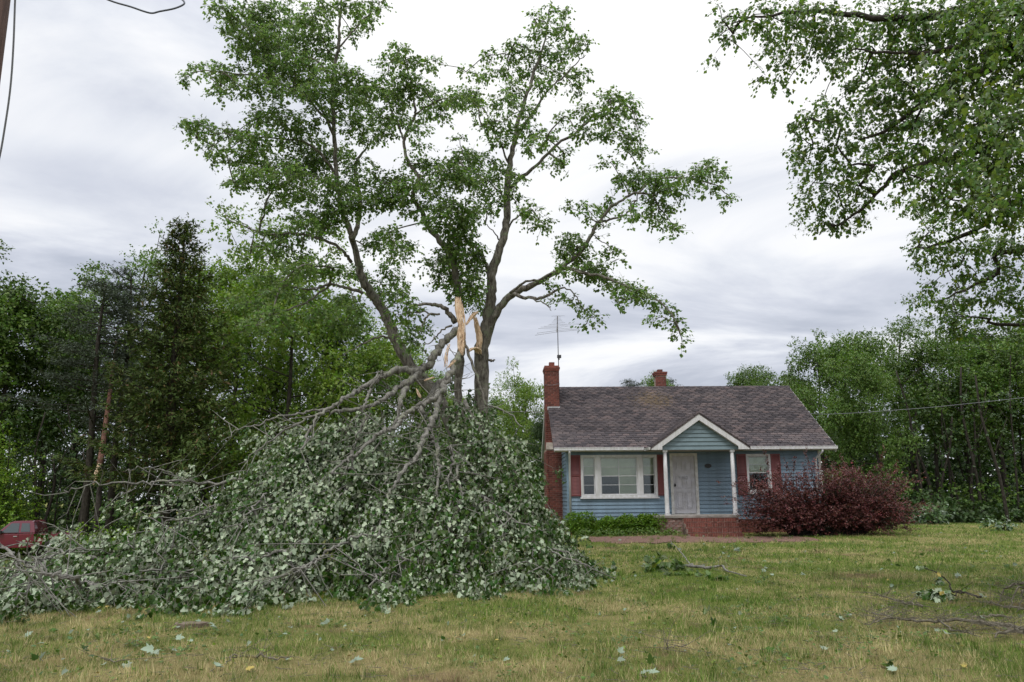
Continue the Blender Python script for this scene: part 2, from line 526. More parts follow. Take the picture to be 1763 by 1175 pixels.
def shingle_mat():
    m = bpy.data.materials.new('shingle'); m.use_nodes = True
    nt = m.node_tree; L = nt.links.new
    b = nt.nodes['Principled BSDF']; b.inputs['Roughness'].default_value = 0.9; b.inputs['Specular IOR Level'].default_value = 0.25
    ge = nd(nt, 'ShaderNodeNewGeometry'); oi = nd(nt, 'ShaderNodeObjectInfo')
    q = mathn(nt, 'FRACT', mathn(nt, 'ADD', oi.outputs['Random'], ge.outputs['Random Per Island']))
    c = ramp(nt, [(0.0, (0.045, 0.041, 0.046)), (0.4, (0.076, 0.066, 0.071)), (0.75, (0.10, 0.085, 0.087)), (1.0, (0.122, 0.096, 0.096))], q).outputs[0]
    n = nd(nt, 'ShaderNodeTexNoise', i_Scale=0.9, i_Detail=8.0, i_Roughness=0.7); L(ge.outputs['Position'], n.inputs[0])
    c = mixc(nt, 0.7, c, ramp(nt, [(0.3, (0.55, 0.55, 0.6)), (0.7, (1.25, 1.2, 1.15))], n.outputs[0]).outputs[0], 'MULTIPLY')
    # leaf litter drifted on the upper middle of the slope
    sp = nd(nt, 'ShaderNodeVectorMath', operation='DISTANCE'); L(ge.outputs['Position'], sp.inputs[0]); sp.inputs[1].default_value = (5.3, 30.0, 4.9)
    n3 = nd(nt, 'ShaderNodeTexNoise', i_Scale=9.0, i_Detail=8.0, i_Roughness=0.85); L(ge.outputs['Position'], n3.inputs[0])
    mr = nd(nt, 'ShaderNodeMapRange'); L(sp.outputs['Value'], mr.inputs[0]); mr.inputs[1].default_value = 0.3; mr.inputs[2].default_value = 1.9; mr.inputs[3].default_value = 0.14; mr.inputs[4].default_value = -0.1
    lit = ramp(nt, [(0.58, (0, 0, 0)), (0.66, (1, 1, 1))], mathn(nt, 'ADD', n3.outputs[0], mr.outputs[0])).outputs[0]
    c = mixc(nt, mathn(nt, 'MULTIPLY', lit, 0.6), c, (0.17, 0.12, 0.06))
    L(c, b.inputs['Base Color'])
    n4 = nd(nt, 'ShaderNodeTexNoise', i_Scale=120.0); L(ge.outputs['Position'], n4.inputs[0])
    bp = nd(nt, 'ShaderNodeBump', i_Strength=0.5, i_Distance=0.01); L(n4.outputs[0], bp.inputs['Height']); L(bp.outputs[0], b.inputs['Normal'])
    return m


M['soil'] = soil_mat(); M['blade'] = blade_mat(); M['shingle'] = shingle_mat()
M['mulch'] = pbr('red_mulch', (0.12, 0.062, 0.048), 0.95, col2=(0.20, 0.115, 0.085), nscale=30, bump=1.0, bscale=40)
M['bark'] = bark_mat('maple_bark', (0.05, 0.043, 0.036), (0.21, 0.195, 0.17), (0.17, 0.20, 0.13))
M['bark_pale'] = bark_mat('grey_limb_bark', (0.10, 0.095, 0.085), (0.27, 0.262, 0.238), (0.24, 0.26, 0.18), scale=14)
M['bark_dark'] = bark_mat('dark_bark', (0.018, 0.015, 0.012), (0.055, 0.048, 0.04))
M['bark_red'] = bark_mat('reddish_bark', (0.10, 0.05, 0.035), (0.24, 0.13, 0.1))
M['torn'] = pbr('torn_wood', (0.80, 0.64, 0.47), 0.75, col2=(0.52, 0.31, 0.18), nscale=7, noise=0.8, bump=0.5, stretch=(5, 5, 0.6))
M['leaf'] = leaf_mat('maple_leaf', (0.10, 0.19, 0.026), (0.19, 0.27, 0.12), var=0.8, rough=0.4, trans=0.42)
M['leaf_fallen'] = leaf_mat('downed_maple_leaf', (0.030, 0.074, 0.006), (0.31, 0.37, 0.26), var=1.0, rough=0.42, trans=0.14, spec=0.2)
M['leaf_near'] = leaf_mat('overhead_leaf', (0.058, 0.12, 0.018), (0.11, 0.17, 0.05), var=0.7, rough=0.4, trans=0.35, tint=(0.16, 0.22, 0.02))
M['leaf_mid'] = leaf_mat('woodland_leaf', (0.09, 0.155, 0.03), var=0.8, rough=0.5, trans=0.25)
M['leaf_yellow'] = leaf_mat('yellow_green_leaf', (0.16, 0.25, 0.035), var=0.7, rough=0.5, trans=0.3)
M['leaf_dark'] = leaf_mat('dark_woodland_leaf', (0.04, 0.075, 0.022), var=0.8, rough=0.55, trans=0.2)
M['needle_spruce'] = leaf_mat('spruce_needle', (0.055, 0.085, 0.02), var=0.9, rough=0.7, trans=0.1, tint=(0.10, 0.065, 0.03), spec=0.2)
M['needle_pine'] = leaf_mat('pine_needle', (0.055, 0.072, 0.05), var=0.8, rough=0.7, trans=0.06, spec=0.2)
M['leaf_red'] = leaf_mat('burgundy_leaf', (0.085, 0.022, 0.021), (0.11, 0.04, 0.036), var=0.9, rough=0.5, trans=0.12, tint=(0.20, 0.05, 0.05))
M['leaf_box'] = leaf_mat('hedge_leaf', (0.10, 0.19, 0.014), var=0.7, rough=0.45, trans=0.2)
M['leaf_shrub'] = leaf_mat('lime_shrub_leaf', (0.15, 0.25, 0.025), var=0.7, rough=0.5, trans=0.25)
M['leaf_litter'] = leaf_mat('loose_leaf', (0.06, 0.12, 0.03), (0.21, 0.27, 0.20), var=0.6, rough=0.5, trans=0.15)
M['petal'] = pbr('yellow_petal', (0.36, 0.28, 0.06), 0.6)
M['truck'] = pbr('maroon_car_paint', (0.15, 0.010, 0.036), 0.3, coat=0.8, col2=(0.15, 0.01, 0.025), nscale=3)
M['tyre'] = pbr('tyre_rubber', (0.02, 0.02, 0.02), 0.85)
M['tinted'] = pbr('tinted_glass', (0.06, 0.08, 0.09), 0.08, spec=0.8)
M['pole'] = pbr('creosote_pole', (0.11, 0.065, 0.055), 0.9, col2=(0.06, 0.035, 0.03), nscale=8, stretch=(4, 4, 0.4), bump=0.5)
M['cable'] = pbr('cable', (0.05, 0.06, 0.08), 0.5)
M['cable_pale'] = pbr('pale_cable', (0.16, 0.17, 0.19), 0.5)
M['stone'] = pbr('flat_stone', (0.2, 0.16, 0.12), 0.95, col2=(0.12, 0.09, 0.06), nscale=9, bump=0.6)
M['twig'] = bark_mat('dry_twig', (0.09, 0.08, 0.06), (0.20, 0.18, 0.14), scale=30, bump=0.3)

# ================================================================ GROUND
def build_ground():
    xs = np.concatenate([[-400, -200, -120, -80], np.arange(-60, -20, 2.0), np.arange(-20, 22, 0.35), np.arange(22, 60, 2.0), [80, 120, 200, 400]])
    ys = np.concatenate([[-60, -20, -5, 0], np.arange(3, 30, 0.35), np.arange(30, 70, 1.5), [80, 120, 200, 400, 700]])
    X, Y = np.meshgrid(xs, ys)
    Z = terrain(X, Y) + RNG.normal(0, 0.006, X.shape) * (np.abs(X) < 22)
    V = np.stack([X.ravel(), Y.ravel(), Z.ravel()], 1)
    nx, ny = len(xs), len(ys)
    i, j = np.meshgrid(np.arange(nx - 1), np.arange(ny - 1))
    a = (j * nx + i).ravel()
    F = np.stack([a, a + 1, a + nx + 1, a + nx], 1)
    me = np_mesh('lawn', V, np.full(len(F), 4), F.ravel(), M['soil'], smooth=True)
    tag(link('lawn', me), kind='structure', label='patchy mown lawn, green with straw and bare spots')


build_ground()

# reddish mulch strip in front of the porch
def build_mulch():
    n = 46
    V = []; F = []
    for i in range(n + 1):
        x = 2.2 + (8.6 - 2.2) * i / n
        w = min(1, i / 4, (n - i) / 5)
        y0 = 23.0 - 0.35 * w + 0.16 * math.sin(i * 0.9) + RNG.uniform(-.07, .07)
        y1 = 25.0 + 0.1 * math.sin(i * 1.7) + RNG.uniform(-.05, .05) + (0.25 if 12 < i < 24 else 0)
        for k in range(5):
            y = y0 + (y1 - y0) * k / 4
            V.append((x, y, float(terrain(x, y)) + 0.012 + (0.03 * RNG.random() if 0 < k < 4 else 0)))
        if i:
            for k in range(4):
                a = (i - 1) * 5 + k
                F += [a, a + 5, a + 6, a + 1]
    me = np_mesh('walkway', V, [4] * (len(F) // 4), F, M['mulch'])
    tag(link('walkway', me), kind='structure', label='reddish mulch and brick dust strip in front of the porch steps')


build_mulch()


# ================================================================ HOUSE
HX, HY = 1.6, 27.3
house = empty('house', (HX, HY, 0), R(1.0), label='small pale blue one-storey house with grey shingle roof and white-columned porch', cat='house')
WX0, WX1, WY1 = 0.24, 8.85, 7.3
EZ = 2.78


def sub(name, mb, mat, parent, **kw):
    return mb.build(name, mat, parent, **kw)


def board_mesh(L, h, mat, cache={}):
    k = (round(L, 3), round(h, 3), mat)
    if k not in cache:
        m = MB()
        pr = [(-0.003, h), (-0.034, 0.0), (-0.034, -0.004), (0.01, -0.004), (0.01, h)]
        n = len(pr)
        v = [(0, y, z) for y, z in pr] + [(L, y, z) for y, z in pr]
        f = [tuple(range(n)), tuple(range(2 * n - 1, n - 1, -1))] + [(i, i + n, (i + 1) % n + n, (i + 1) % n)[::-1] for i in range(n)]
        m.add(v, f)
        cache[k] = m.mesh('siding_board', M[mat])
    return cache[k]


def boards_on(parent, x0, x1, z0, z1, cuts, origin=(0, 0, 0), rz=0.0, step=0.126, clip=None, mat='siding'):
    z = z0
    while z < z1 - 0.02:
        h = min(step, z1 - z)
        a, b = x0, x1
        if clip: a, b = clip(z + h * 0.5)
        segs = [(a, b)]
        for cx0, cx1, cz0, cz1 in cuts:
            if z + h * 0.6 > cz0 and z + h * 0.4 < cz1:
                segs = [q for s in segs for q in ((s[0], min(s[1], cx0)), (max(s[0], cx1), s[1])) if q[1] - q[0] > 0.03]
        for s in segs:
            if s[1] - s[0] < 0.03: continue
            c, sn = math.cos(rz), math.sin(rz)
            link('siding_board', board_mesh(s[1] - s[0], h - 0.001, mat), parent, (origin[0] + s[0] * c, origin[1] + s[0] * sn, z), (0, 0, rz))
        z += step


# walls: sheathing boxes (with real openings), boards in front
wall = MB()
W1 = (0.69, 3.28, 1.25, 2.66)
DR = (3.72, 4.66, 0.66, 2.70)
W2 = (6.33, 7.16, 1.36, 2.66)
xs_ = [WX0, W1[0], W1[1], DR[0], DR[1], W2[0], W2[1], WX1]
wall.box(WX0, W1[0], 0, .12, .5, EZ); wall.box(W1[1], DR[0], 0, .12, .5, EZ); wall.box(DR[1], W2[0], 0, .12, .5, EZ); wall.box(W2[1], WX1, 0, .12, .5, EZ)
wall.box(W1[0], W1[1], 0, .12, .5, W1[2]); wall.box(W1[0], W1[1], 0, .12, W1[3], EZ)
wall.box(DR[0], DR[1], 0, .12, .5, DR[2]); wall.box(DR[0], DR[1], 0, .12, DR[3], EZ)
wall.box(W2[0], W2[1], 0, .12, .5, W2[2]); wall.box(W2[0], W2[1], 0, .12, W2[3], EZ)
wall.box(WX0, WX0 + .12, .121, WY1, .5, EZ); wall.box(WX1 - .12, WX1, .121, WY1, .5, EZ); wall.box(WX0 + .12, WX1 - .12, WY1 - .12, WY1, .5, EZ)
for xx in (WX0, WX1 - .12):
    wall.add([(xx, 0, EZ), (xx, WY1, EZ), (xx, 3.65, 5.30), (xx + .12, 0, EZ), (xx + .12, WY1, EZ), (xx + .12, 3.65, 5.30)], [(0, 2, 1), (3, 4, 5), (0, 1, 4, 3), (1, 2, 5, 4), (2, 0, 3, 5)])
wall.box(WX0 + .12, WX1 - .12, .121, WY1 - .12, .44, .5)
wo_ = sub('wall', wall, M['siding'], house)
inner = MB(); inner.box(WX0 + .2, WX1 - .2, 1.6, 1.7, .5, EZ); sub('inner_wall', inner, M['interior'], house)
boards_on(house, WX0, WX1, 0.50, EZ - 0.02, [W1, DR, W2])
boards_on(house, 0, WY1, 0.50, EZ, [], origin=(WX0, WY1, 0), rz=-math.pi / 2)
boards_on(house, 0, WY1, 0.50, EZ, [], origin=(WX1, 0, 0), rz=math.pi / 2)
gcl = lambda z: (3.65 * (z - EZ) / 2.52 + .05, WY1 - 3.65 * (z - EZ) / 2.52 - .05)
boards_on(house, 0, WY1, EZ, 5.2, [], origin=(WX0, WY1, 0), rz=-math.pi / 2, clip=gcl)
boards_on(house, 0, WY1, EZ, 5.2, [], origin=(WX1, 0, 0), rz=math.pi / 2, clip=gcl)
for xx in (WX0, WX1):
    m = MB(); s = -1 if xx == WX0 else 1
    m.box(min(xx - .035, xx + .05) if s < 0 else xx - .05, xx + .05 if s < 0 else xx + .035, -.04, .06, .5, EZ - .03)
    sub('corner_board', m, M['siding'] if s < 0 else M['white_worn'], house)

# ---- brick laying
BRICK = {}


def brick_obj(parent, x, y, z, dx, dy, dz, mat='brick', rot=0.0):
    k = (round(dx, 3), round(dy, 3), round(dz, 3), mat)
    if k not in BRICK:
        m = MB(); m.box(-dx / 2, dx / 2, -dy / 2, dy / 2, -dz / 2, dz / 2)
        BRICK[k] = m.mesh('brick', M[mat])
    link('brick', BRICK[k], parent, (x + random.uniform(-.002, .002), y + random.uniform(-.003, .003), z), (0, 0, rot + random.uniform(-.01, .01)))


def brick_face(parent, mbs, x0, x1, y, z0, z1, step=.075, bl=.205, axis='x', mat='brick', objs=True):
    """running bond on a face at y (or at x when axis is y), bricks 12 mm proud of the mortar core"""
    z = z0; r = 0
    while z + step * .6 < z1:
        a = x0 - (bl + .01) / 2 * (r % 2)
        while a < x1 - .02:
            s, e = max(a, x0), min(a + bl, x1)
            if e - s > .03:
                if objs:
                    brick_obj(parent, (s + e) / 2, y + .0385, z + step / 2, e - s, .085, step - .012, mat)
                elif axis == 'x':
                    mbs.box(s, e, y - .012 - random.uniform(0, .003), y + .05, z + .006, z + step - .006)
                else:
                    mbs.box(y - .012 - random.uniform(0, .003), y + .05, s, e, z + .006, z + step - .006)
            a += bl + .01
        z += step; r += 1


# chimney on the left gable
chim = empty('chimney', (0, 0, 0)); chim.parent = house
core = MB()
core.box(-.33, WX0 - .026, 1.98, 3.7, 0, 2.98)
core.box(-.33, .17, 2.16, 3.0, 2.98, 6.02)
sub('mortar_core', core, M['mortar'], chim)
brick_face(chim, None, -.34, WX0 - .03, 1.97, 0.0, 2.97)
brick_face(chim, None, -.34, .18, 2.15, 3.0, 6.0)
rest = MB()
brick_face(None, rest, 1.94, 3.7, -.33, 0.0, 2.97, axis='y', objs=False)
brick_face(None, rest, 2.14, 3.0, -.33, 3.0, 6.0, axis='y', objs=False)
rest.box(-.36, .20, 2.12, 3.03, 5.90, 5.96); rest.box(-.38, .22, 2.10, 3.05, 5.965, 6.03); rest.box(-.355, .195, 2.13, 3.02, 6.035, 6.09)
sub('brickwork', rest, M['brick'], chim, kind='stuff')
sh = MB(); sh.hexa([(-.35, 1.94, 2.97), (-.06, 1.94, 2.97), (-.06, 2.16, 2.97), (-.35, 2.16, 2.97)], [(-.34, 2.0, 3.22), (-.12, 2.0, 3.22), (-.12, 2.16, 3.22), (-.34, 2.16, 3.22)])
sub('shoulder_cap', sh, M['plaster'], chim)
fl = MB(); fl.box(-.27, .20, 2.125, 2.14, 4.42, 4.55); sub('flashing', fl, M['alu'], chim)
flue = MB(); flue.box(-.16, .04, 2.4, 2.7, 6.09, 6.26); sub('flue', flue, M['brick'], chim)
strap = MB(); strap.tube([(-.36, 2.12, 5.36), (-.1, 2.115, 5.345), (.2, 2.12, 5.40), (.2, 3.0, 5.4)], .008, 5); sub('strap', strap, M['cable_pale'], chim)

# second chimney behind the ridge
c2 = empty('chimney', (0, 0, 0)); c2.parent = house
cp = at(1137.5, 640, 32.6)
ccx = float(cp[0]) - HX + .09; cz1 = float(cp[2]); cy = 5.25
core = MB(); core.box(ccx - .2, ccx + .2, cy, cy + .4, 4.0, cz1 - .16); sub('mortar_core', core, M['mortar'], c2)
brick_face(c2, None, ccx - .21, ccx + .21, cy - .01, 4.6, cz1 - .17)
cap = MB(); cap.box(ccx - .25, ccx + .25, cy - .05, cy + .45, cz1 - .16, cz1 - .09); cap.box(ccx - .27, ccx + .27, cy - .07, cy + .47, cz1 - .085, cz1 - .01); cap.box(ccx - .1, ccx + .1, cy + .05, cy + .35, cz1, cz1 + .1)
sub('cap', cap, M['brick'], c2)

# foundation
fnd = MB(); fnd.box(WX0 + .02, WX1 - .02, .02, WY1 - .02, -.6, .5); fo = sub('foundation', fnd, M['mortar'], house)
br = MB(); brick_face(None, br, WX0 + .02, WX1 - .02, .02, .02, .49, objs=False); sub('brickwork', br, M['brick'], fo, kind='stuff')

# ---- porch
porch = empty('porch', (0, 0, 0)); porch.parent = house
PX0, PX1, PY = 2.87, 5.63, -1.30
pc = MB(); pc.box(PX0 + .05, PX1 - .05, PY + .06, 0.015, -.1, .58); sub('mortar_core', pc, M['mortar'], porch)
sl = MB(); sl.box(PX0, PX1, PY, .0, .585, .67); sub('floor_slab', sl, M['concrete'], porch, bevel=.01)
brick_face(porch, None, PX0 + .04, PX1 - .04, PY + .05, .0, .575, mat='brick_worn')
brick_face(None, (sidem := MB()), PY + .06, .0, PX0 + .05, .0, .575, axis='y', objs=False); sub('brickwork', sidem, M['brick_worn'], porch, kind='stuff')
SX0, SX1 = 3.78, 5.46
nst, rise, tread = 4, .15, .26
for i in range(nst):
    zt = .60 - rise * i - .02
    y1 = PY + .04; y0 = PY - tread * (i) - .18
    m = MB(); m.box(SX0 + .004, SX1 - .004, y0 + .012, y1, -.08, zt - .012); sub('step_core', m, M['mortar'], porch)
    n = 22; w = (SX1 - SX0) / n
    for k in range(n):          # rowlock headers on the nosing, as in the photograph
        brick_obj(porch, SX0 + (k + .5) * w, y0 + .10, zt - .052, w - .012, .2, .104)
    brick_face(porch, None, SX0, SX1, y0 + .02 - .008, zt - rise - .01, zt - .112, step=.045) if i < nst - 1 else None
# columns
for x in (3.34, 5.54):
    m = MB(); y = -1.13
    m.box(x - .085, x + .085, y - .085, y + .085, .672, .71)
    m.tube([(x, y, .71), (x, y, .74), (x, y, 1.3), (x, y, 2.0), (x, y, 2.68)], [.085, .072, .068, .064, .058], 18)
    m.box(x - .07, x + .07, y - .07, y + .07, 2.68, 2.755)
    sub('column', m, M['white'], porch)
cl = MB(); cl.box(3.10, 5.82, -1.18, .0, 2.758, 2.775); sub('ceiling', cl, M['soffit'], porch)
boards_on(porch, 0, 1, 2.76, 3.72, [], origin=(0, -1.19, 0), step=.135, clip=lambda z: (4.46 - (3.76 - z) / .70, 4.46 + (3.76 - z) / .70), mat='siding2')
bk = MB(); bk.prism([(3.14, 2.78), (5.78, 2.78), (4.46, 3.74)], -1.175, -1.13); sub('gable_wall', bk, M['siding2'], porch)
for s in (-1, 1):
    m = MB(); X = lambda v: 4.46 + s * v
    pts = [(X(0), 3.93), (X(1.60), 2.80), (X(1.60), 2.755), (X(1.24), 2.755), (X(1.24), 2.86), (X(0), 3.71)]
    if s > 0: pts = pts[::-1]
    m.prism(pts, -1.36 - .002 * s, -1.325); sub('rake_board', m, M['white'], porch)
    m = MB(); pts = [(X(0), 3.72), (X(1.24), 2.87), (X(1.24), 2.85), (X(0), 3.70)]
    if s > 0: pts = pts[::-1]
    m.prism(pts, -1.324, -1.19); sub('rake_soffit', m, M['white_worn'], porch)
m = MB(); m.box(2.90, 3.12, -1.324, -.02, 2.757, 2.775); m.box(5.80, 6.02, -1.324, -.02, 2.757, 2.775); sub('soffit', m, M['soffit'], porch)

# ---- roof
roof = empty('roof', (0, 0, 0)); roof.parent = house
RX0, RX1, EY, RY, RZE, RZ = -.23, 9.32, -.38, 3.65, 2.87, 5.46
sv_ = np.array([0, RY - EY, RZ - RZE]); SL = np.linalg.norm(sv_); sv_ /= SL
nv = np.array([0, -sv_[2], sv_[1]])
dk = MB()
th = .07
for sgn in (1, -1):
    def P(x, s_, d):
        y = EY + sv_[1] * s_ - nv[1] * d * -1 * -1
        z = RZE + sv_[2] * s_ + nv[2] * d
        y = EY + sv_[1] * s_ + nv[1] * d
        return (x, y if sgn > 0 else 2 * RY - y, z)
    dk.hexa([P(RX0, 0, -th), P(RX1, 0, -th), P(RX1, SL, -th), P(RX0, SL, -th)], [P(RX0, 0, 0), P(RX1, 0, 0), P(RX1, SL, 0), P(RX0, SL, 0)])
sub('deck', dk, M['shingle'], roof)
SH_OBJ = 0


def shingle_tab(w, l, t):
    m = MB(); m.hexa([(0, 0, -t), (w, 0, -t), (w, l, -t), (0, l, -t)], [(0, 0, t), (w, 0, t), (w, l, 0.001), (0, l, 0.001)])
    return m


TABW, EXPO = .245, .138
tabme = shingle_tab(TABW - .024, EXPO * 1.3, .014).mesh('shingle', M['shingle'])


def lay(parent, origin, u, v, width, length, clip=None, max_obj=0):
    """rows of tabs from the eave up; the first max_obj are objects, the rest one mesh"""
    origin = np.array(origin, float); u = np.array(u, float); v = np.array(v, float)
    n = np.cross(u, v); n /= np.linalg.norm(n)
    rotm = Matrix(((u[0], v[0], n[0]), (u[1], v[1], n[1]), (u[2], v[2], n[2])))
    V = []; F = []; cnt = 0; r = 0
    base = shingle_tab(TABW - .024, EXPO * 1.3, .014)
    s = 0.0
    while s < length - .03:
        a = -TABW * (.5 if r % 2 else 0) + .02 * math.sin(r * 2.1)
        while a < width - .04:
            x = max(a, 0); w = min(a + TABW, width) - x
            if w > .05 and (clip is None or clip(x + w / 2, s)):
                p = origin + u * x + v * s + n * (.013 + RNG.uniform(-.004, .004))
                if cnt < max_obj:
                    o = link('shingle', tabme, parent, tuple(p), rotm.to_euler())
                    if w < TABW - .01: o.scale = (w / TABW, 1, 1)
                    cnt += 1
                else:
                    k = len(V)
                    sc = w / TABW
                    ll = min(1.0, (length - s) / (EXPO * 1.35))
                    for q in base.v: V.append(p + u * q[0] * sc + v * q[1] * ll + n * q[2])
                    for f in base.f: F.append([i + k for i in f])
            a += TABW
        s += EXPO; r += 1
    if V:
        me = np_mesh('shingles', V, [4] * len(F), np.array(F).ravel(), M['shingle'])
        tag(link('shingles', me, parent), kind='stuff')


lay(roof, (RX0, EY, RZE), (1, 0, 0), sv_, RX1 - RX0, SL, max_obj=296)
cap_ = MB()
k = 0
x = RX0
while x < RX1 - .1:
    cap_.add([(x, RY - .13, RZ - .075), (x + .26, RY - .13, RZ - .07), (x, RY, RZ + .02), (x + .26, RY, RZ + .028), (x, RY + .13, RZ - .075), (x + .26, RY + .13, RZ - .07)], [(0, 1, 3, 2), (2, 3, 5, 4)])
    x += .245
sub('ridge_cap', cap_, M['shingle'], roof)
# porch roof slopes
pr = MB()
AP, AZ, AX = 4.46, 3.95, 1.62
for s in (-1, 1):
    e = AP + s * AX; ez = 2.83
    yb_top = EY + (AZ - RZE) / sv_[2] * sv_[1] + .1; yb_bot = -.30
    a = [(AP, -1.37, AZ), (e, -1.37, ez), (e, yb_bot, ez), (AP, yb_top, AZ)]
    b = [(p[0], p[1], p[2] - .05) for p in a]
    if s < 0: pr.hexa(b[::-1], a[::-1])
    else: pr.hexa(b, a)
sub('porch_roof_deck', pr, M['shingle'], roof)
vl = np.array([AX, 0, AZ - 2.83]); LL = np.linalg.norm(vl); vl /= LL
lay(roof, (AP - AX, .95 + .4, 2.83), (0, -1, 0), vl, 1.35 + 1.38, LL, clip=lambda x, s: (1.35 - x) < -.30 + s / LL * 1.75)
lay(roof, (AP + AX, -1.38, 2.83), (0, 1, 0), vl * np.array([-1, 1, 1]), 1.35 + 1.38, LL, clip=lambda x, s: (x - 1.38) < -.30 + s / LL * 1.75)

# trim: gutters, fascia, soffit, rakes
for x0, x1 in ((RX0, 2.78), (6.14, RX1)):
    m = MB()
    m.box(x0, x1, EY - .10, EY - .092, 2.80, 2.885); m.box(x0, x1, EY - .091, EY - .01, 2.80, 2.806)
    m.box(x0, x1, EY - .108, EY - .101, 2.872, 2.892)
    m.box(x0, x0 + .005, EY - .09, EY - .011, 2.807, 2.88); m.box(x1 - .005, x1, EY - .09, EY - .011, 2.807, 2.88)
    sub('gutter', m, M['white'], house)
m = MB()
m.hexa([(2.79, -1.33, 2.76), (2.84, -1.33, 2.76), (2.84, EY - .02, 2.76), (2.79, EY - .02, 2.76)], [(2.77, -1.33, 2.84), (2.84, -1.33, 2.84), (2.84, EY - .02, 2.84), (2.77, EY - .02, 2.84)])
sub('porch_gutter', m, M['white_worn'], house)
m = MB(); m.box(6.09, 6.14, -1.33, EY - .02, 2.76, 2.84); sub('porch_gutter', m, M['white_worn'], house)
m = MB(); m.box(RX0, 2.9, EY - .008, EY + .015, 2.765, 2.86); m.box(6.02, RX1, EY - .008, EY + .015, 2.765, 2.86); sub('fascia', m, M['white_worn'], house)
m = MB(); m.box(RX0 + .02, 2.89, EY + .016, -.03, 2.765, 2.778); m.box(6.03, RX1 - .02, EY + .016, -.03, 2.765, 2.778); sub('soffit', m, M['soffit'], house)
for xx, nm in ((RX0 - .012, 'l'), (RX1 - .012, 'r')):
    for sgn in (1, -1):
        m = MB(); rw = .07 if (nm == 'l' and sgn > 0) else .20
        def Q(x, s_, d):
            y = EY + sv_[1] * s_ + nv[1] * d; z = RZE + sv_[2] * s_ + nv[2] * d
            return (x, y if sgn > 0 else 2 * RY - y, z)
        m.hexa([Q(xx, -.02, -rw), Q(xx + .024, -.02, -rw), Q(xx + .024, SL + .02, -rw), Q(xx, SL + .02, -rw)], [Q(xx, -.02, -.005), Q(xx + .024, -.02, -.005), Q(xx + .024, SL + .02, -.005), Q(xx, SL + .02, -.005)])
        sub('rake_board', m, M['white'] if rw > .1 else M['shingle'], house)
        m = MB()
        a, b = (xx + .026, WX0 - .03) if xx < 1 else (WX1 + .03, xx - .004)
        m.hexa([Q(a, 0, -.10), Q(b, 0, -.10), Q(b, SL, -.10), Q(a, SL, -.10)], [Q(a, 0, -.075), Q(b, 0, -.075), Q(b, SL, -.075), Q(a, SL, -.075)])
        sub('rake_soffit', m, M['white_worn'], house)

# downspouts
for x, s in ((.315, 1), (8.76, -1)):
    m = MB()
    m.tube([(x - .03 * s, EY - .05, 2.80), (x - .03 * s, EY - .05, 2.72), (x, -.10, 2.50), (x, -.06, 2.40), (x, -.06, .58)] if s > 0 else [(x + .05, EY - .05, 2.80), (x + .05, EY - .05, 2.72), (x - .06, -.10, 2.5), (x - .06, -.06, 2.4), (x - .06, -.06, .45)], .036, 8)
    sub('downspout', m, M['white'], house)
m = MB(); m.tube([(.3, -.06, .47), (.05, -.1, .45), (-.12, -.12, .42), (-.14, -.12, .30)], .035, 8); sub('drain_pipe', m, M['white'], house)


# ---- windows
def frame_rect(m, x0, x1, z0, z1, w, y0, y1):
    m.box(x0, x0 + w, y0, y1, z0, z1); m.box(x1 - w, x1, y0, y1, z0, z1)
    m.box(x0 + w, x1 - w, y0, y1, z0, z0 + w); m.box(x0 + w, x1 - w, y0, y1, z1 - w, z1)


def pane(win, x0, x1, z0, z1, y):
    g = MB(); g.box(x0, x1, y, y + .004, z0, z1); sub('pane', g, M['glass'], win)


def blind(win, x0, x1, z0, z1, y=.086):
    m = MB(); z = z0
    while z < z1 - .005:
        m.hexa([(x0, y, z), (x1, y, z), (x1, y + .006, z), (x0, y + .006, z)], [(x0, y + .012, z + .024), (x1, y + .012, z + .024), (x1, y + .018, z + .024), (x0, y + .018, z + .024)])
        z += .027
    sub('blind', m, M['blind'], win)


win = empty('window', (0, 0, 0)); win.parent = house
m = MB(); x0, x1, z0, z1 = W1
frame_rect(m, x0, x1, z0, z1, .075, -.05, .10)
m.box(1.17, 1.36, -.052, .1, z0 + .076, z1 - .076); m.box(2.61, 2.79, -.052, .1, z0 + .076, z1 - .076)
sub('frame', m, M['white'], win)
m = MB(); m.box(x0 - .04, x1 + .04, -.10, -.02, z0 - .045, z0 - .002); sub('sill', m, M['white'], win)
za, zb = z0 + .077, z1 - .077
zm = (za + zb) / 2 + .03
for a, b in ((x0 + .077, 1.169), (2.791, x1 - .077)):
    m = MB(); frame_rect(m, a, b, zm - .012, zb, .03, .015, .045); sub('upper_sash', m, M['white'], win)
    m = MB(); frame_rect(m, a, b, za, zm + .012, .03, .05, .08); sub('lower_sash', m, M['white'], win)
    m = MB(); m.box(a + .03, b - .03, .02, .035, (zm + zb) / 2 - .008, (zm + zb) / 2 + .008); m.box(a + .03, b - .03, .055, .07, (zm + za) / 2 - .006, (zm + za) / 2 + .006); sub('muntin', m, M['white'], win)
    pane(win, a + .031, b - .031, zm + .02, zb - .031, .028); pane(win, a + .031, b - .031, za + .031, zm - .02, .063)
    blind(win, a, b, zm, zb)
a, b = 1.361, 2.609
m = MB(); frame_rect(m, a, b, za, zb, .035, .01, .045); sub('picture_sash', m, M['white'], win)
h4 = (zb - za - .07) / 4
for i in range(1, 4):
    m = MB(); w = .013 if i == 2 else .008; z = za + .035 + h4 * i; m.box(a + .036, b - .036, .012, .026, z - w, z + w); sub('muntin', m, M['white'], win)
m = MB(); m.box((a + b) / 2 - .009, (a + b) / 2 + .009, .0125, .0255, za + .036, zb - .036); sub('muntin', m, M['white'], win)
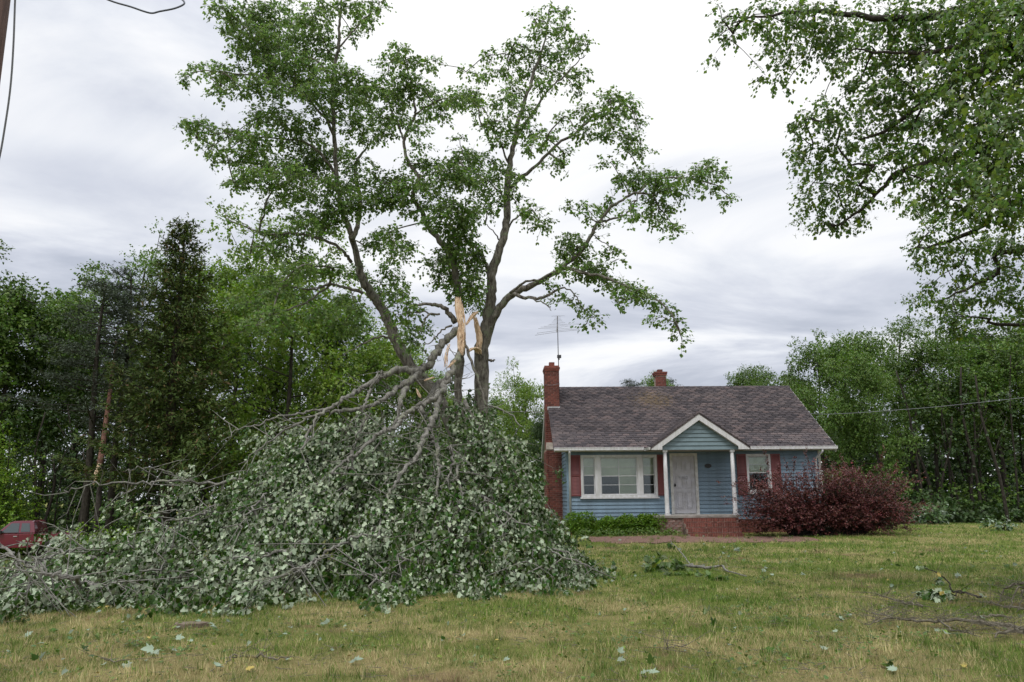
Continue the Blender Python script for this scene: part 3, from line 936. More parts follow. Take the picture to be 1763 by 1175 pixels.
for i in range(4):
    for j in range(2):
        xa = a + .036 if j == 0 else (a + b) / 2 + .009; xb = (a + b) / 2 - .009 if j == 0 else b - .036
        pane(win, xa, xb, za + .035 + h4 * i + .004, za + .035 + h4 * (i + 1) - .004, .03)
blind(win, a, (a + b) / 2 + .0, zm - .02, zb); blind(win, (a + b) / 2 + .005, b, za, zb, .088)

win = empty('window', (0, 0, 0)); win.parent = house
m = MB(); x0, x1, z0, z1 = W2
frame_rect(m, x0, x1, z0, z1, .07, -.05, .10); sub('frame', m, M['white'], win)
m = MB(); m.box(x0 - .03, x1 + .03, -.09, -.02, z0 - .04, z0 - .002); sub('sill', m, M['white'], win)
za, zb = z0 + .072, z1 - .072; zm = (za + zb) / 2 + .02; a, b = x0 + .072, x1 - .072
m = MB(); frame_rect(m, a, b, zm - .012, zb, .03, .015, .045); sub('upper_sash', m, M['white'], win)
m = MB(); frame_rect(m, a, b, za, zm + .012, .03, .05, .08); sub('lower_sash', m, M['white'], win)
m = MB(); m.box(a + .03, b - .03, .02, .035, (zm + zb) / 2 - .008, (zm + zb) / 2 + .008); sub('muntin', m, M['white'], win)
pane(win, a + .031, b - .031, zm + .02, zb - .031, .028); pane(win, a + .031, b - .031, za + .031, zm - .02, .063)
blind(win, a, b, zm, zb)

# shutters: frame with louvre slats
for x0, x1 in ((.33, .685), (3.285, 3.62), (6.0, 6.325), (7.165, 7.49)):
    s = empty('shutter', (0, 0, 0)); s.parent = house
    z0, z1 = 1.29, 2.66
    m = MB(); frame_rect(m, x0, x1, z0, z1, .045, -.062, -.03); m.box(x0 + .045, x1 - .045, -.062, -.03, 1.95, 2.0); m.box(x0 + .046, x1 - .046, -.036, -.03, z0 + .046, z1 - .046)
    sub('frame', m, M['shutter'], s)
    m = MB(); z = z0 + .05
    m.hexa([(x0 + .047, -.058, 0), (x1 - .047, -.058, 0), (x1 - .047, -.052, 0), (x0 + .047, -.052, 0)], [(x0 + .047, -.043, .04), (x1 - .047, -.043, .04), (x1 - .047, -.037, .04), (x0 + .047, -.037, .04)])
    me = m.mesh('slat', M['shutter'])
    while z < z1 - .09:
        if not (1.91 < z < 2.0): link('slat', me, s, (0, 0, z))
        z += .045

# door
dr = empty('door', (0, 0, 0)); dr.parent = house
x0, x1, z0, z1 = DR
m = MB(); m.box(x0, x0 + .09, -.05, .11, z0 + .03, z1); m.box(x1 - .09, x1, -.05, .11, z0 + .03, z1); m.box(x0 + .09, x1 - .09, -.05, .11, z1 - .09, z1); sub('door_frame', m, M['white_worn'], dr)
m = MB(); m.box(x0, x1, -.07, .1, z0 + .004, z0 + .03); sub('threshold', m, M['white_worn'], dr)
m = MB(); lx0, lx1, lz0, lz1 = x0 + .093, x1 - .093, z0 + .045, z1 - .093
m.box(lx0, lx1, .02, .06, lz0, lz1); sub('door_leaf', m, M['door'], dr)
for (a, b, c, d) in ((.1, .34, .15, .72), (.41, .65, .15, .72), (.1, .34, .82, 1.25), (.41, .65, .82, 1.25), (.1, .34, 1.42, 1.75), (.41, .65, 1.42, 1.75)):
    m = MB(); frame_rect(m, lx0 + a, lx0 + b, lz0 + c, lz0 + d, .022, .002, .0205); m.box(lx0 + a + .05, lx0 + b - .05, .004, .0205, lz0 + c + .04, lz0 + d - .04)
    sub('door_panel', m, M['door'], dr)
m = MB(); m.tube([(lx0 + .06, .02, lz0 + .93), (lx0 + .06, -.02, lz0 + .93), (lx0 + .06, -.05, lz0 + .93)], [.012, .02, .028], 10); m.box(lx0 + .04, lx0 + .08, .008, .02, lz0 + .88, lz0 + .98); sub('door_knob', m, M['black'], dr)
# faded grey figures on the door, too worn to read clearly
strokes = [[(0, 0), (0, .10)], [(0, .05), (-.05, .1)], [(-.05, .05), (0, .05)],
           [(.08, 0), (.08, .1)], [(.08, .1), (.105, .05)], [(.105, .05), (.13, .1)], [(.13, .1), (.13, 0)],
           [(.17, 0), (.17, .1)], [(.21, 0), (.21, .1)], [(.21, .1), (.25, .1)], [(.25, .1), (.25, 0)], [(.21, 0), (.25, 0)]]
m = MB()
for i, ((a, b), (c, d)) in enumerate(strokes):
    p = np.array([lx0 + .24 + a, .0015 - i * .00005, lz0 + 1.12 + b]); q = np.array([lx0 + .24 + c, .0015 - i * .00005, lz0 + 1.12 + d])
    t = (q - p) / np.linalg.norm(q - p); w = np.array([t[2], 0, -t[0]]) * .013
    m.add([p - w, q - w, q + w, p + w], [(0, 1, 2, 3)])
for k in range(4):
    pass
sub('faded_marking', m, M['ink'], dr)
# dark oval house plaque
m = MB(); n = 20
m.prism([(5.02 + .115 * math.cos(2 * math.pi * i / n), 2.27 + .075 * math.sin(2 * math.pi * i / n)) for i in range(n)], -.05, -.026)
pl = sub('house_plaque', m, M['black'], house)

# ---- rooftop aerial strapped to the chimney
ant = empty('television_aerial', tuple(at(961, 660, 29.7)), label='rooftop television aerial with thin rods on a mast beside the brick chimney', cat='aerial')
o_ = np.array(ant.location)
L_ = lambda x, y, Y: at(x, y, Y) - o_
m = MB(); m.tube([L_(963, 690, 29.62), L_(961.5, 625, 29.62), L_(959.5, 545, 29.62)], .018, 6); sub('mast', m, M['dark_metal'], ant)
m = MB(); q = L_(962, 614, 29.56); m.box(q[0] - .06, q[0] + .09, q[1] - .06, q[1] + .06, q[2] - .06, q[2] + .05); m.box(q[0] - .02, q[0] + .03, q[1] - .03, q[1] + .03, q[2] - .13, q[2] - .061); sub('rotator', m, M['dark_metal'], ant)
A, B = L_(960.5, 544, 31.2), L_(958.5, 572, 28.4)
m = MB(); m.tube([A, B], .016, 5); sub('boom', m, M['metal'], ant)
for i in range(13):
    t = i / 12
    p = A + (B - A) * t
    hl = [.26, .12, .13, .14, .18, .22, .3, .36, .5, .62, .7, .74, .8][i]
    sweep = 0.0 if i < 8 else .35
    for s in (-1, 1):
        tip = p + np.array([s * hl, -abs(hl) * sweep, (.015 * s if i < 11 else (-.16 if s < 0 else .0)) + RNG.uniform(-.02, .02)])
        mm = MB(); mm.tube([p, tip], .005 if i < 11 else .006, 4); sub('rod', mm, M['metal'], ant)


# ================================================================ FOLIAGE TOOLS
def tmpl(right, drop=0.18):
    """leaf outline (right half, base to tip) -> both halves folded along the midrib; front faces +z"""
    r = [(x, y, -drop * x) for x, y in right]
    k = len(r)
    V = r + [(-x, y, z) for x, y, z in r[1:-1]]
    f1 = list(range(k))
    f2 = [0] + [k - 1] + [k + i for i in range(k - 3, -1, -1)]
    return np.array(V, float), [f1, f2]


T_MAPLE = tmpl([(0, 0), (.20, -.08), (.46, .16), (.33, .28), (.60, .60), (.27, .54), (.24, .74), (0, 1.05)], .35)
T_MID = tmpl([(0, 0), (.38, .12), (.30, .33), (.52, .58), (.22, .66), (0, 1.05)], .3)
T_LOW = tmpl([(0, 0), (.40, .28), (.30, .62), (0, 1.0)], .3)
T_FIVE = tmpl([(0, 0), (.50, .16), (.30, .40), (.34, .72), (0, 1.05)], .3)
T_QUAD = tmpl([(0, 0), (.42, .45), (0, 1.0)], .3)
T_NEEDLE = tmpl([(0, 0), (.13, .35), (0, 1.0)], .2)
T_SPRIG = (np.array([(0, 0, 0), (.10, .5, 0), (0, 1, 0), (.5, .62, .1), (.62, .2, .1), (-.5, .62, .1), (-.62, .2, .1)], float), [[0, 1, 2], [0, 3, 4], [0, 6, 5]])


def unit(a):
    return a / (np.linalg.norm(a, axis=-1, keepdims=True) + 1e-9)


def leaves_mesh(name, P, T, N, S, tm, mat, wscale=1.0):
    """P base points, T tip directions, N face normals, S lengths"""
    tv, tf = tm
    n = len(P)
    T = unit(T); X = unit(np.cross(T, N)); Nn = np.cross(X, T)
    V = P[:, None, :] + S[:, None, None] * (tv[None, :, 0, None] * wscale * X[:, None, :] + tv[None, :, 1, None] * T[:, None, :] + tv[None, :, 2, None] * Nn[:, None, :])
    k = len(tv)
    fl = np.concatenate([np.array(f) for f in tf])
    idx = (fl[None, :] + (np.arange(n) * k)[:, None]).ravel()
    sizes = np.tile([len(f) for f in tf], n)
    return np_mesh(name, V.reshape(-1, 3), sizes, idx, mat)


def sprays(centers, nper, length, lsize, droop=0.5, outward=None, flip=0.3, rng=RNG, spread=1.0, jitter=.35, lat_k=.55, smin=.55):
    """each spray: a short twig carrying leaves; returns leaf arrays and twig segments"""
    n = len(centers)
    if n == 0: return None
    az = rng.uniform(0, 2 * math.pi, n)
    d = np.stack([np.cos(az), np.sin(az), rng.uniform(-.4, .5, n)], 1)
    if outward is not None: d = unit(d * 0.7 + unit(outward) * spread)
    d[:, 2] -= droop * .5
    d = unit(d)
    L = length * rng.uniform(.6, 1.3, n)
    t = rng.uniform(0, 1, (n, nper))
    side = rng.normal(0, .12, (n, nper, 3))
    P = centers[:, None, :] + d[:, None, :] * (t * L[:, None])[..., None] + side * L[:, None, None]
    P[..., 2] -= droop * .25 * (t ** 2) * L[:, None]
    lat = rng.normal(0, 1, (n, nper, 3))
    Td = d[:, None, :] * .8 + lat * lat_k
    Td[..., 2] -= droop * 1.3
    up = np.array([0, 0, 1.0]) + rng.normal(0, jitter, (n, nper, 3)) + d[:, None, :] * .35
    fl = np.where(rng.random(n) < flip, -1.0, 1.0)[:, None] * np.where(rng.random((n, nper)) < .12, -1, 1)
    Nv = up * fl[..., None]
    S = lsize * rng.uniform(smin, 1.75 - smin, (n, nper)) * rng.uniform(.85, 1.12, (n, 1))
    return P.reshape(-1, 3), Td.reshape(-1, 3), Nv.reshape(-1, 3), S.ravel(), (centers, centers + d * L[:, None])


def twigs_mesh(name, A, B, r, mat):
    """thin three-sided tapered twigs"""
    n = len(A)
    t = unit(B - A)
    a = unit(np.cross(t, np.array([.3, .2, .93]))); b = np.cross(t, a)
    V = []
    for w in (0, 2.094, 4.189):
        o = a * math.cos(w) + b * math.sin(w)
        V += [A + o * r[:, None], B + o * r[:, None] * .35]
    V = np.stack(V, 1)
    F = np.array([0, 2, 3, 1, 2, 4, 5, 3, 4, 0, 1, 5])
    idx = (F[None] + (np.arange(n) * 6)[:, None]).ravel()
    return np_mesh(name, V.reshape(-1, 3), np.full(n * 3, 4), idx, mat)


def smooth_path(pts, k=3):
    """Catmull-Rom through the points"""
    pts = [np.asarray(p, float) for p in pts]
    if len(pts) < 3: return pts
    out = []
    P_ = [2 * pts[0] - pts[1]] + pts + [2 * pts[-1] - pts[-2]]
    for i in range(1, len(P_) - 2):
        p0, p1, p2, p3 = P_[i - 1:i + 3]
        for j in range(k):
            t = j / k
            out.append(.5 * (2 * p1 + (p2 - p0) * t + (2 * p0 - 5 * p1 + 4 * p2 - p3) * t * t + (3 * p1 - p0 - 3 * p2 + p3) * t ** 3))
    out.append(pts[-1])
    return out


def limb(mb, pts, Ds, widths, nside=8, k=4, wob=.012):
    """pts in photograph pixels, Ds distances, widths in pixels -> a tapering limb in the world"""
    w = [at(x, y, D) for (x, y), D in zip(pts, Ds)]
    path = smooth_path(w, k)
    wi = np.interp(np.linspace(0, 1, len(path)), np.linspace(0, 1, len(widths)), widths)
    di = np.interp(np.linspace(0, 1, len(path)), np.linspace(0, 1, len(Ds)), Ds)
    r = wi / 2 * di / FPX
    path = [p + RNG.normal(0, wob, 3) * (1 if 0 < i < len(path) - 1 else 0) for i, p in enumerate(path)]
    mb.tube(path, list(r * RNG.uniform(.94, 1.08, len(r))), nside)
    return path


def connect(mb, nodes, targets, rbase=.012, wob=.25, rmin=.006):
    """grow thin branches: each target joins the nearest node of the tree so far (nodes is extended)"""
    nodes = [np.array(p) for p in nodes]
    todo = [np.array(t) for t in targets]
    N0 = np.array(nodes); T0 = np.array(todo)
    dist = np.linalg.norm(T0[:, None] - N0[None], axis=2)
    best = dist.min(1); par = dist.argmin(1)
    n0 = len(nodes); done = np.zeros(len(todo), bool)
    parent = {}; allp = list(nodes)
    for _ in range(len(todo)):
        q = np.where(done, 1e9, best).argmin()
        done[q] = True; parent[len(allp)] = par[q]; allp.append(todo[q]); me = len(allp) - 1
        d2 = np.linalg.norm(T0 - todo[q], axis=1) * 1.08
        up = d2 < best
        best = np.where(up, d2, best); par = np.where(up, me, par)
    cnt = {i: 1 for i in parent}
    for i in sorted(parent, reverse=True):
        if parent[i] in cnt: cnt[parent[i]] += cnt[i]
    for i, p in parent.items():
        a, b = allp[p], allp[i]
        Ln = np.linalg.norm(b - a)
        if Ln < .04: continue
        r1 = max(rmin, rbase * math.sqrt(cnt[i]))
        mid = [a + (b - a) * t + RNG.normal(0, wob * Ln * .12, 3) + np.array([0, 0, .06 * Ln * math.sin(math.pi * t)]) for t in (.33, .66)]
        mb.tube(smooth_path([a] + mid + [b], 2), list(np.linspace(r1, r1 * .72, 7)), 4, cap=False)
    return allp


# ================================================================ THE BROKEN MAPLE (still standing)
TD = 17.0
maple = empty('maple_tree', tuple(on_ground(832, 885)[:2]) + (0.0,), label='tall storm-broken maple standing left of the house with torn pale wood at its fork', cat='tree')
mo = np.array([*maple.location])
tr = MB()
NODES = []
def L1(pts, D, w, **k):
    Ds = D if hasattr(D, '__len__') else [D] * len(pts)
    Ds = list(np.interp(np.linspace(0, 1, len(pts)), np.linspace(0, 1, len(Ds)), Ds))
    p = limb(tr, pts, Ds, w, **k); NODES.extend(p); return p
# right-hand trunk
L1([(836, 890), (832, 820), (829, 748), (829, 658), (831, 599), (838, 560), (843, 530), (846, 500), (846, 475), (856, 440), (866, 410), (873, 375), (873, 327), (878, 285), (885, 245), (894, 205), (908, 160), (925, 110), (938, 70), (945, 20)],
   [17, 17, 16.8, 17.4, 17.6], [30, 26, 25, 24, 24, 22, 19, 17, 16, 15, 14, 13, 12, 10, 9, 7, 6, 5, 3, 2], nside=10)
L1([(836, 590), (848, 553), (860, 530), (881, 507), (900, 498), (918, 491), (940, 478), (961, 467), (975, 462), (1003, 470), (1035, 476), (1065, 488), (1103, 502), (1135, 520), (1160, 548), (1174, 585)], [17, 16.6, 15.5, 14.8], [15, 14, 14, 13, 12, 11, 9, 8, 7, 6, 5, 5, 4, 3, 2, 1.5])
L1([(885, 506), (905, 513), (925, 514), (940, 510), (971, 496), (990, 508), (1003, 530), (1016, 545)], [16.4, 15.6], [7, 6, 5, 5, 3, 2, 2, 1.5])
L1([(905, 512), (930, 520), (945, 527), (949, 535)], [16.2, 15.8], [3, 2.5, 2, 1])
L1([(878, 505), (900, 488), (925, 482), (950, 470)], [16.6, 16.2], [5, 4, 4, 3])
L1([(961, 467), (985, 448), (1008, 422), (1020, 400), (1029, 385), (1042, 368), (1056, 354), (1078, 340), (1098, 330), (1125, 312), (1156, 306), (1209, 311), (1240, 325), (1256, 338)], [16.2, 15.8, 16], [8, 7.5, 7, 7, 6, 6, 5, 4.5, 4, 4, 3, 3, 2, 1.5])
L1([(1029, 385), (1050, 378), (1077, 370), (1092, 355), (1098, 333)], [16, 15.6], [4, 4, 3.5, 3, 2])
L1([(813, 422), (828, 436), (838, 456), (844, 480)], [17.2, 17], [5, 6, 7, 8])
L1([(862, 415), (850, 400), (838, 388), (832, 378)], [17, 16.7], [3, 2, 1.5, 1])
L1([(877, 325), (895, 308), (918, 290), (940, 268), (961, 248), (987, 232), (1005, 215), (1024, 200), (1045, 185), (1066, 174), (1090, 195), (1105, 250)], [17.1, 16.4, 16], [7, 6.5, 6, 5.5, 5, 4.5, 4, 4, 3, 2.5, 2, 1])
L1([(887, 240), (910, 205), (934, 169), (950, 150), (971, 132), (990, 112), (1008, 95)], [17.2, 16.8], [5, 4.5, 4, 3.5, 3, 2, 1.5])
L1([(878, 285), (862, 250), (845, 215), (835, 190)], [17.2, 17.8], [4, 3, 2, 1.5])
L1([(873, 350), (855, 325), (830, 305), (808, 295)], [17, 17.6], [4, 3, 2, 1.5])
L1([(868, 400), (890, 375), (912, 362), (935, 385)], [17, 16.4], [3.5, 3, 2, 1.5])
# second trunk, behind
L1([(802, 880), (799, 800), (795, 739), (790, 703), (789, 662), (791, 624), (795, 590), (793, 560)], [17.3, 17.5], [20, 18, 16, 15, 14, 15, 14, 10], nside=9)
# left leader
L1([(800, 800), (775, 730), (745, 672), (709, 634), (695, 612), (684, 591), (676, 572), (668, 552), (658, 532), (647, 516), (636, 500), (627, 487), (620, 465), (614, 442), (606, 414), (602, 395), (592, 372), (585, 345), (580, 316), (577, 270), (575, 218), (573, 146), (576, 115), (582, 85), (585, 50), (586, 20), (592, -30)],
   [17.6, 18.0, 17.6, 17], [22, 22, 22, 21, 20, 19, 19, 18, 17, 17, 16, 15, 14, 12, 11, 10, 9, 9, 8, 8, 7, 7, 6, 6, 5, 4, 3], nside=9)
L1([(606, 414), (614, 396), (618, 375), (620, 350), (617, 325), (612, 290), (625, 262), (645, 240)], [17.6, 18.2], [10, 9, 8, 8, 7, 6, 4, 2])
L1([(605, 452), (596, 440), (584, 428), (566, 417), (545, 410), (520, 404), (495, 402), (465, 405), (440, 398), (415, 388), (388, 376)], [17.7, 16.8, 16], [6, 6, 5.5, 5, 5, 4.5, 4, 3.5, 3, 2.5, 1.5])
L1([(625, 505), (605, 498), (585, 493), (568, 489), (550, 496), (530, 499), (505, 494), (480, 487)], [17.5, 16.5], [6, 5.5, 5, 5, 4.5, 4, 3, 2])
L1([(568, 491), (545, 510), (520, 525), (490, 535), (465, 548), (440, 562), (410, 575)], [16.8, 15.8], [4, 3.5, 3, 3, 2.5, 2, 1.5])
L1([(670, 582), (655, 580), (635, 588), (610, 600), (590, 612)], [17.6, 16.6], [4, 3.5, 3, 2, 1.5])
L1([(575, 235), (562, 205), (550, 185), (530, 172), (505, 166)], [17.4, 17], [6, 5, 4, 3, 2])
L1([(578, 300), (560, 275), (545, 258), (520, 245), (490, 240), (440, 236), (390, 232), (340, 228)], [17.6, 16.8], [6, 5, 5, 4, 3.5, 3, 2, 1.5])
L1([(575, 215), (550, 195), (520, 160), (470, 140), (440, 130), (400, 128), (345, 122), (318, 138)], [17.4, 16.6], [5, 4.5, 4, 4, 3, 3, 2, 1])
L1([(574, 150), (552, 110), (520, 95), (480, 85), (440, 60), (400, 30)], [17.4, 17], [5, 4.5, 4, 3, 2.5, 1.5])
L1([(582, 85), (600, 62), (618, 42), (640, 20), (660, 0)], [17.3, 17], [3.5, 3, 2.5, 2, 1])
L1([(580, 330), (555, 310), (520, 300), (470, 300), (420, 310), (390, 322)], [17.5, 16.7], [5, 4.5, 4, 3, 2.5, 1.5])
L1([(585, 20), (560, 5), (530, -10)], [17.3, 17], [3, 2, 1])
# middle leader above the splinters
L1([(793, 530), (789, 505), (784, 470), (775, 440), (757, 415), (739, 394), (732, 380), (728, 367), (718, 352), (711, 340), (716, 322), (722, 306), (714, 295), (705, 282), (698, 262), (696, 240), (704, 218), (715, 197), (714, 180), (711, 163), (704, 130), (690, 95)], [17, 16.4, 16.6], [12, 13, 12, 11, 10, 9, 9, 8.5, 8, 8, 7.5, 7, 7, 6.5, 6, 5.5, 5, 5, 4, 3.5, 3, 2])
L1([(696, 242), (690, 225), (684, 208), (672, 185), (668, 150)], [16.5, 17], [4, 4, 3, 2, 1.5])
L1([(715, 197), (735, 184), (760, 172), (795, 168), (820, 180)], [16.5, 16], [3, 3, 2.5, 2, 1])
L1([(722, 306), (750, 298), (776, 290), (797, 275)], [16.5, 16], [3, 2.5, 2, 1.5])
L1([(711, 340), (690, 330), (668, 318), (645, 305)], [16.5, 17], [4, 3, 2.5, 2])
# bare stubs by the break
L1([(784, 556), (774, 540), (762, 530), (745, 524), (725, 524), (705, 527)], [16.5, 16], [10, 9, 8, 6, 5, 3])
L1([(757, 541), (740, 541), (733, 549), (728, 560), (716, 590)], [16.3, 16], [4, 4, 3, 2, 1])
L1([(778, 561), (764, 566), (752, 580), (740, 590), (728, 592)], [16.3, 16], [4, 3, 2.5, 2, 1.5])
L1([(799, 585), (805, 605), (811, 621), (821, 649), (831, 677), (838, 700)], [16.3, 16], [5, 5, 5, 4.5, 4, 3])
L1([(795, 708), (802, 722), (813, 736), (822, 752), (831, 764), (843, 795), (853, 820)], [16.3, 15.6], [4, 5, 5, 4, 4, 3, 2])
L1([(841, 560), (845, 563), (846, 564)], [17, 16.8], [5, 4, 3])
L1([(842, 620), (848, 621), (852, 620)], [17, 16.7], [4, 3, 2])

ELL = []
def E5(s):      # ellipses read off an enlarged crop: centre, radii
    for q in s.split(';'):
        a = [float(v) for v in q.split(',')]
        ELL.append(a)
E5("378,10,20,12;399,27,25,14;443,20,45,20;388,45,15,9;409,54,22,13;453,44,40,20;504,20,45,13;538,30,30,14;518,49,50,10;552,58,25,12;555,12,20,12;600,14,25,14;626,31,20,22;654,8,18,9;606,58,12,16;484,68,60,16;436,68,40,18;409,82,18,12;446,95,40,16;490,92,50,16;538,78,50,15;565,92,20,12;504,116,60,12;463,112,30,11")
E5("321,136,11,10;345,121,18,10;378,122,25,11;412,126,25,11;378,150,12,10;378,163,18,7;419,153,30,11;446,143,20,18;490,136,45,12;538,126,40,14;582,126,40,15;613,136,25,16;484,153,30,14;518,150,40,12;552,160,40,14;596,160,40,16;626,163,25,16;640,150,20,10;470,194,35,12;443,204,20,14;490,207,45,14;531,214,40,12;555,190,20,12;589,190,20,14;626,190,24,18;613,218,25,15;633,235,22,11")
E5("317,221,8,7;330,211,16,8;351,218,20,11;382,224,25,9;337,238,14,11;405,231,25,9;368,252,14,10;368,275,9,12;388,262,20,9;429,238,25,11;460,238,30,10;504,238,35,12;538,245,30,12;443,258,30,10;416,269,25,10;436,282,35,13;477,282,45,14;521,272,40,15;558,272,35,18;592,258,25,12;613,282,25,12;490,299,50,14;538,296,45,17;422,303,25,11;402,316,14,9;429,316,20,8;456,357,9,10;470,326,25,12;504,326,35,12;484,347,25,10;538,337,35,12;579,316,33,15;613,316,30,19;647,299,14,10;660,316,20,11;518,374,25,13;552,367,30,17;586,357,33,19;620,350,30,19;660,340,30,17")
E5("684,82,14,10;698,99,22,14;670,109,17,10;732,112,16,8;752,109,9,9;667,133,13,9;701,133,23,16;725,153,22,10;674,156,30,14;698,160,30,14;759,170,30,12;739,190,18,15;766,200,13,10;681,180,20,11;657,204,25,14;684,204,25,12;718,218,20,12;722,252,14,10;660,231,18,12;793,170,30,12;812,168,20,16;824,185,14,14;718,282,26,12;742,286,22,10;684,306,25,12;708,323,33,18;749,310,30,13;674,337,30,15;715,354,30,16;759,343,25,13;776,292,22,12;797,272,25,12;790,306,14,12;810,306,20,17;776,360,25,13;759,381,30,16")
E5("790,400,34,24;800,432,36,24;790,465,36,24;772,435,22,18;815,490,20,22;755,478,17,12;805,508,24,18;822,455,14,20;740,455,14,10;830,520,12,18;800,375,25,14;775,500,16,12")
E5("945,16,7,11;966,24,10,14;924,32,12,12;945,48,20,12;971,53,16,14;1003,69,13,11;987,79,16,12;918,58,10,12;887,74,14,9;844,95,10,12;918,90,28,14;961,90,25,14;876,95,17,10;802,124,11,7;834,127,28,10;876,121,25,12;918,121,30,13;966,127,25,13;1003,127,15,10;992,153,15,10;934,148,20,10;887,153,25,13;866,174,24,12;903,190,25,10;829,216,17,7;792,238,10,5;866,211,25,12;860,238,25,13;908,227,25,12;940,238,19,13;971,201,14,8;1013,190,25,11;1050,169,24,10;1077,180,20,13;1098,206,13,9;1050,201,28,11;998,227,24,9;1056,227,28,10;1087,238,18,10;1103,259,17,9;1077,259,15,7;971,264,9,9;950,280,18,8;971,290,11,5;918,253,17,9;1050,280,13,7")
E5("802,269,24,10;776,285,15,13;834,275,24,12;866,296,25,13;818,296,28,12;792,312,19,10;839,317,24,12;881,338,17,10;913,359,17,10;934,385,18,11;823,338,17,11;802,359,24,13;839,364,16,11;855,345,18,14;890,310,14,9;905,375,14,8")
E5("982,359,14,5;1008,359,17,7;1034,364,15,7;1013,375,8,5;1040,391,8,5;1072,312,15,10;1103,301,24,12;1130,306,24,12;1161,312,24,12;1193,306,20,10;1219,285,15,11;1240,296,13,10;1219,327,18,8;1251,343,10,10;1172,338,13,7;1124,338,19,11;1135,359,17,10;1114,370,18,10;1087,370,17,8;1140,385,16,8;1161,396,11,9;1029,412,6,5;1053,430,17,8;1066,446,8,5;1090,318,20,9;1050,345,10,6;1085,352,10,6;1148,325,18,8;1205,300,14,8")
E5("982,412,23,9;971,428,13,10;987,438,23,11;1013,449,23,10;971,459,15,9;1003,470,26,10;1034,470,20,12;1045,486,18,10;945,491,14,6;1072,491,20,10;1056,517,9,5;1093,502,17,10;1087,517,13,6;1124,517,18,8;1145,533,16,9;1130,549,11,6;1161,549,9,9;1169,570,7,9;1174,589,4,7;961,512,14,6;987,517,13,6;1008,533,15,6;1024,549,7,7;1008,560,13,4;995,425,20,10;1020,462,18,8;1108,508,12,8")
E5("437,400,13,6;431,437,7,11;450,425,13,10;473,400,19,9;484,423,23,12;470,440,18,9;512,403,24,13;529,386,19,13;557,395,28,13;568,380,23,12;518,437,15,10;540,459,38,12;507,465,28,11;574,437,8,4;574,462,24,10;611,465,24,12;636,425,15,11;653,414,24,12;670,400,24,12;686,428,18,10;681,442,15,10;703,423,17,8;672,465,20,16;689,487,15,11;653,493,18,11;681,510,23,15;658,510,15,11;703,521,15,11;686,543,15,13;714,538,18,8;731,569,13,10;703,566,13,11;709,588,18,11;613,532,18,11;596,518,28,11;450,478,30,12;480,500,30,12;430,520,30,12;470,540,30,12;520,515,25,10;550,540,30,12;590,560,25,12;500,570,25,10;440,560,25,10;395,375,8,5;388,368,5,4")
# spray centres grouped in clumps; each clump hangs on the nearest limb
nod = np.array(NODES)
tree_c = []; tree_cd = []
clump_pts = []
nodpx_D = nod[:, 1]
for (cx, cy, rx, ry) in ELL:
    # distance: that of the nearest limb seen there, pushed to or fro
    d0 = at(cx, cy, 17.0)
    k = np.argsort(np.linalg.norm(nod[:, [0, 2]] - d0[[0, 2]], axis=1))[:3]
    D = float(nod[k, 1].mean()) + RNG.uniform(-1.3, 1.1) * min(1.0, 0.4 + rx / 40)
    c = at(cx, cy, D)
    s = D / FPX
    clump_pts.append(c)
    area = math.pi * rx * ry
    n = max(2, int(area * 0.052))
    u = unit(RNG.normal(0, 1, (n, 3))) * (RNG.random((n, 1)) ** (1 / 2.4))
    off = u * np.array([rx * s, max(rx, ry) * s * .9, ry * s]) * 1.0
    # ragged edge
    off *= RNG.uniform(.75, 1.25, (n, 1))
    tree_c.append(c + off); tree_cd.append(off)
tree_c = np.concatenate(tree_c); tree_cd = np.concatenate(tree_cd)
connect(tr, NODES[::2], clump_pts, rbase=.011, rmin=.007)
P_, T_, N_, S_, (ta, tb) = sprays(tree_c, 7, .21, .072, droop=.6, outward=tree_cd + np.array([0, 0, .02]), flip=.10, spread=.6)
lv = leaves_mesh('foliage', P_ - mo, T_, N_, S_, T_LOW, M['leaf'])
tag(link('foliage', lv, maple), kind='stuff')
me = twigs_mesh('twigs', ta - mo, tb - mo, np.full(len(ta), .0045), M['bark'])
tag(link('twigs', me, maple), kind='stuff')
tm_ = tr.mesh('trunk', M['bark'])
tm_.transform(Matrix.Translation(-Vector(mo)))
link('trunk', tm_, maple)
print('maple leaves', len(P_))

# torn wood: long splintered plates
def splinter(name, path, width, D, parent, origin, n=34, seed=0, depth=.10):
    """torn wood: a bundle of long ragged fibres of uneven length along a path (photo pixels); width in pixels"""
    rg = np.random.default_rng(seed + 900)
    P0 = smooth_path([at(x, y, d) - origin for (x, y), d in zip(path, np.linspace(D[0], D[1], len(path)))], 6)
    W_ = np.interp(np.linspace(0, 1, len(P0)), np.linspace(0, 1, len(width)), width) * D[0] / FPX / 2
    m = MB()
    K = len(P0)
    for i in range(n):
        u = rg.uniform(-1, 1); v = rg.uniform(-.5, .5)
        core = i < n * .45
        a = 0 if core and rg.random() < .7 else rg.integers(0, max(1, K // 2)); b = K - 1 if core and rg.random() < .6 else rg.integers(min(a + 4, K - 1), K)
        if core: u *= .75
        pts = []; rr = []
        drift = rg.uniform(-.3, .3)
        for k in range(a, b + 1):
            t = (k - a) / max(1, b - a)
            pts.append(P0[k] + np.array([(u + drift * t) * W_[k], v * depth, 0]) + rg.normal(0, .004, 3))
            rr.append(max(.0015, (.30 if core else .14) * W_.mean() * min(1, 5 * t + .1, 4 * (1 - t) + .05) * rg.uniform(.75, 1.15)))
        if len(pts) > 2: m.tube(pts, rr, 5)
    o = m.build(name, M['torn'], parent)
    for p in o.data.polygons: p.use_smooth = False
    return o


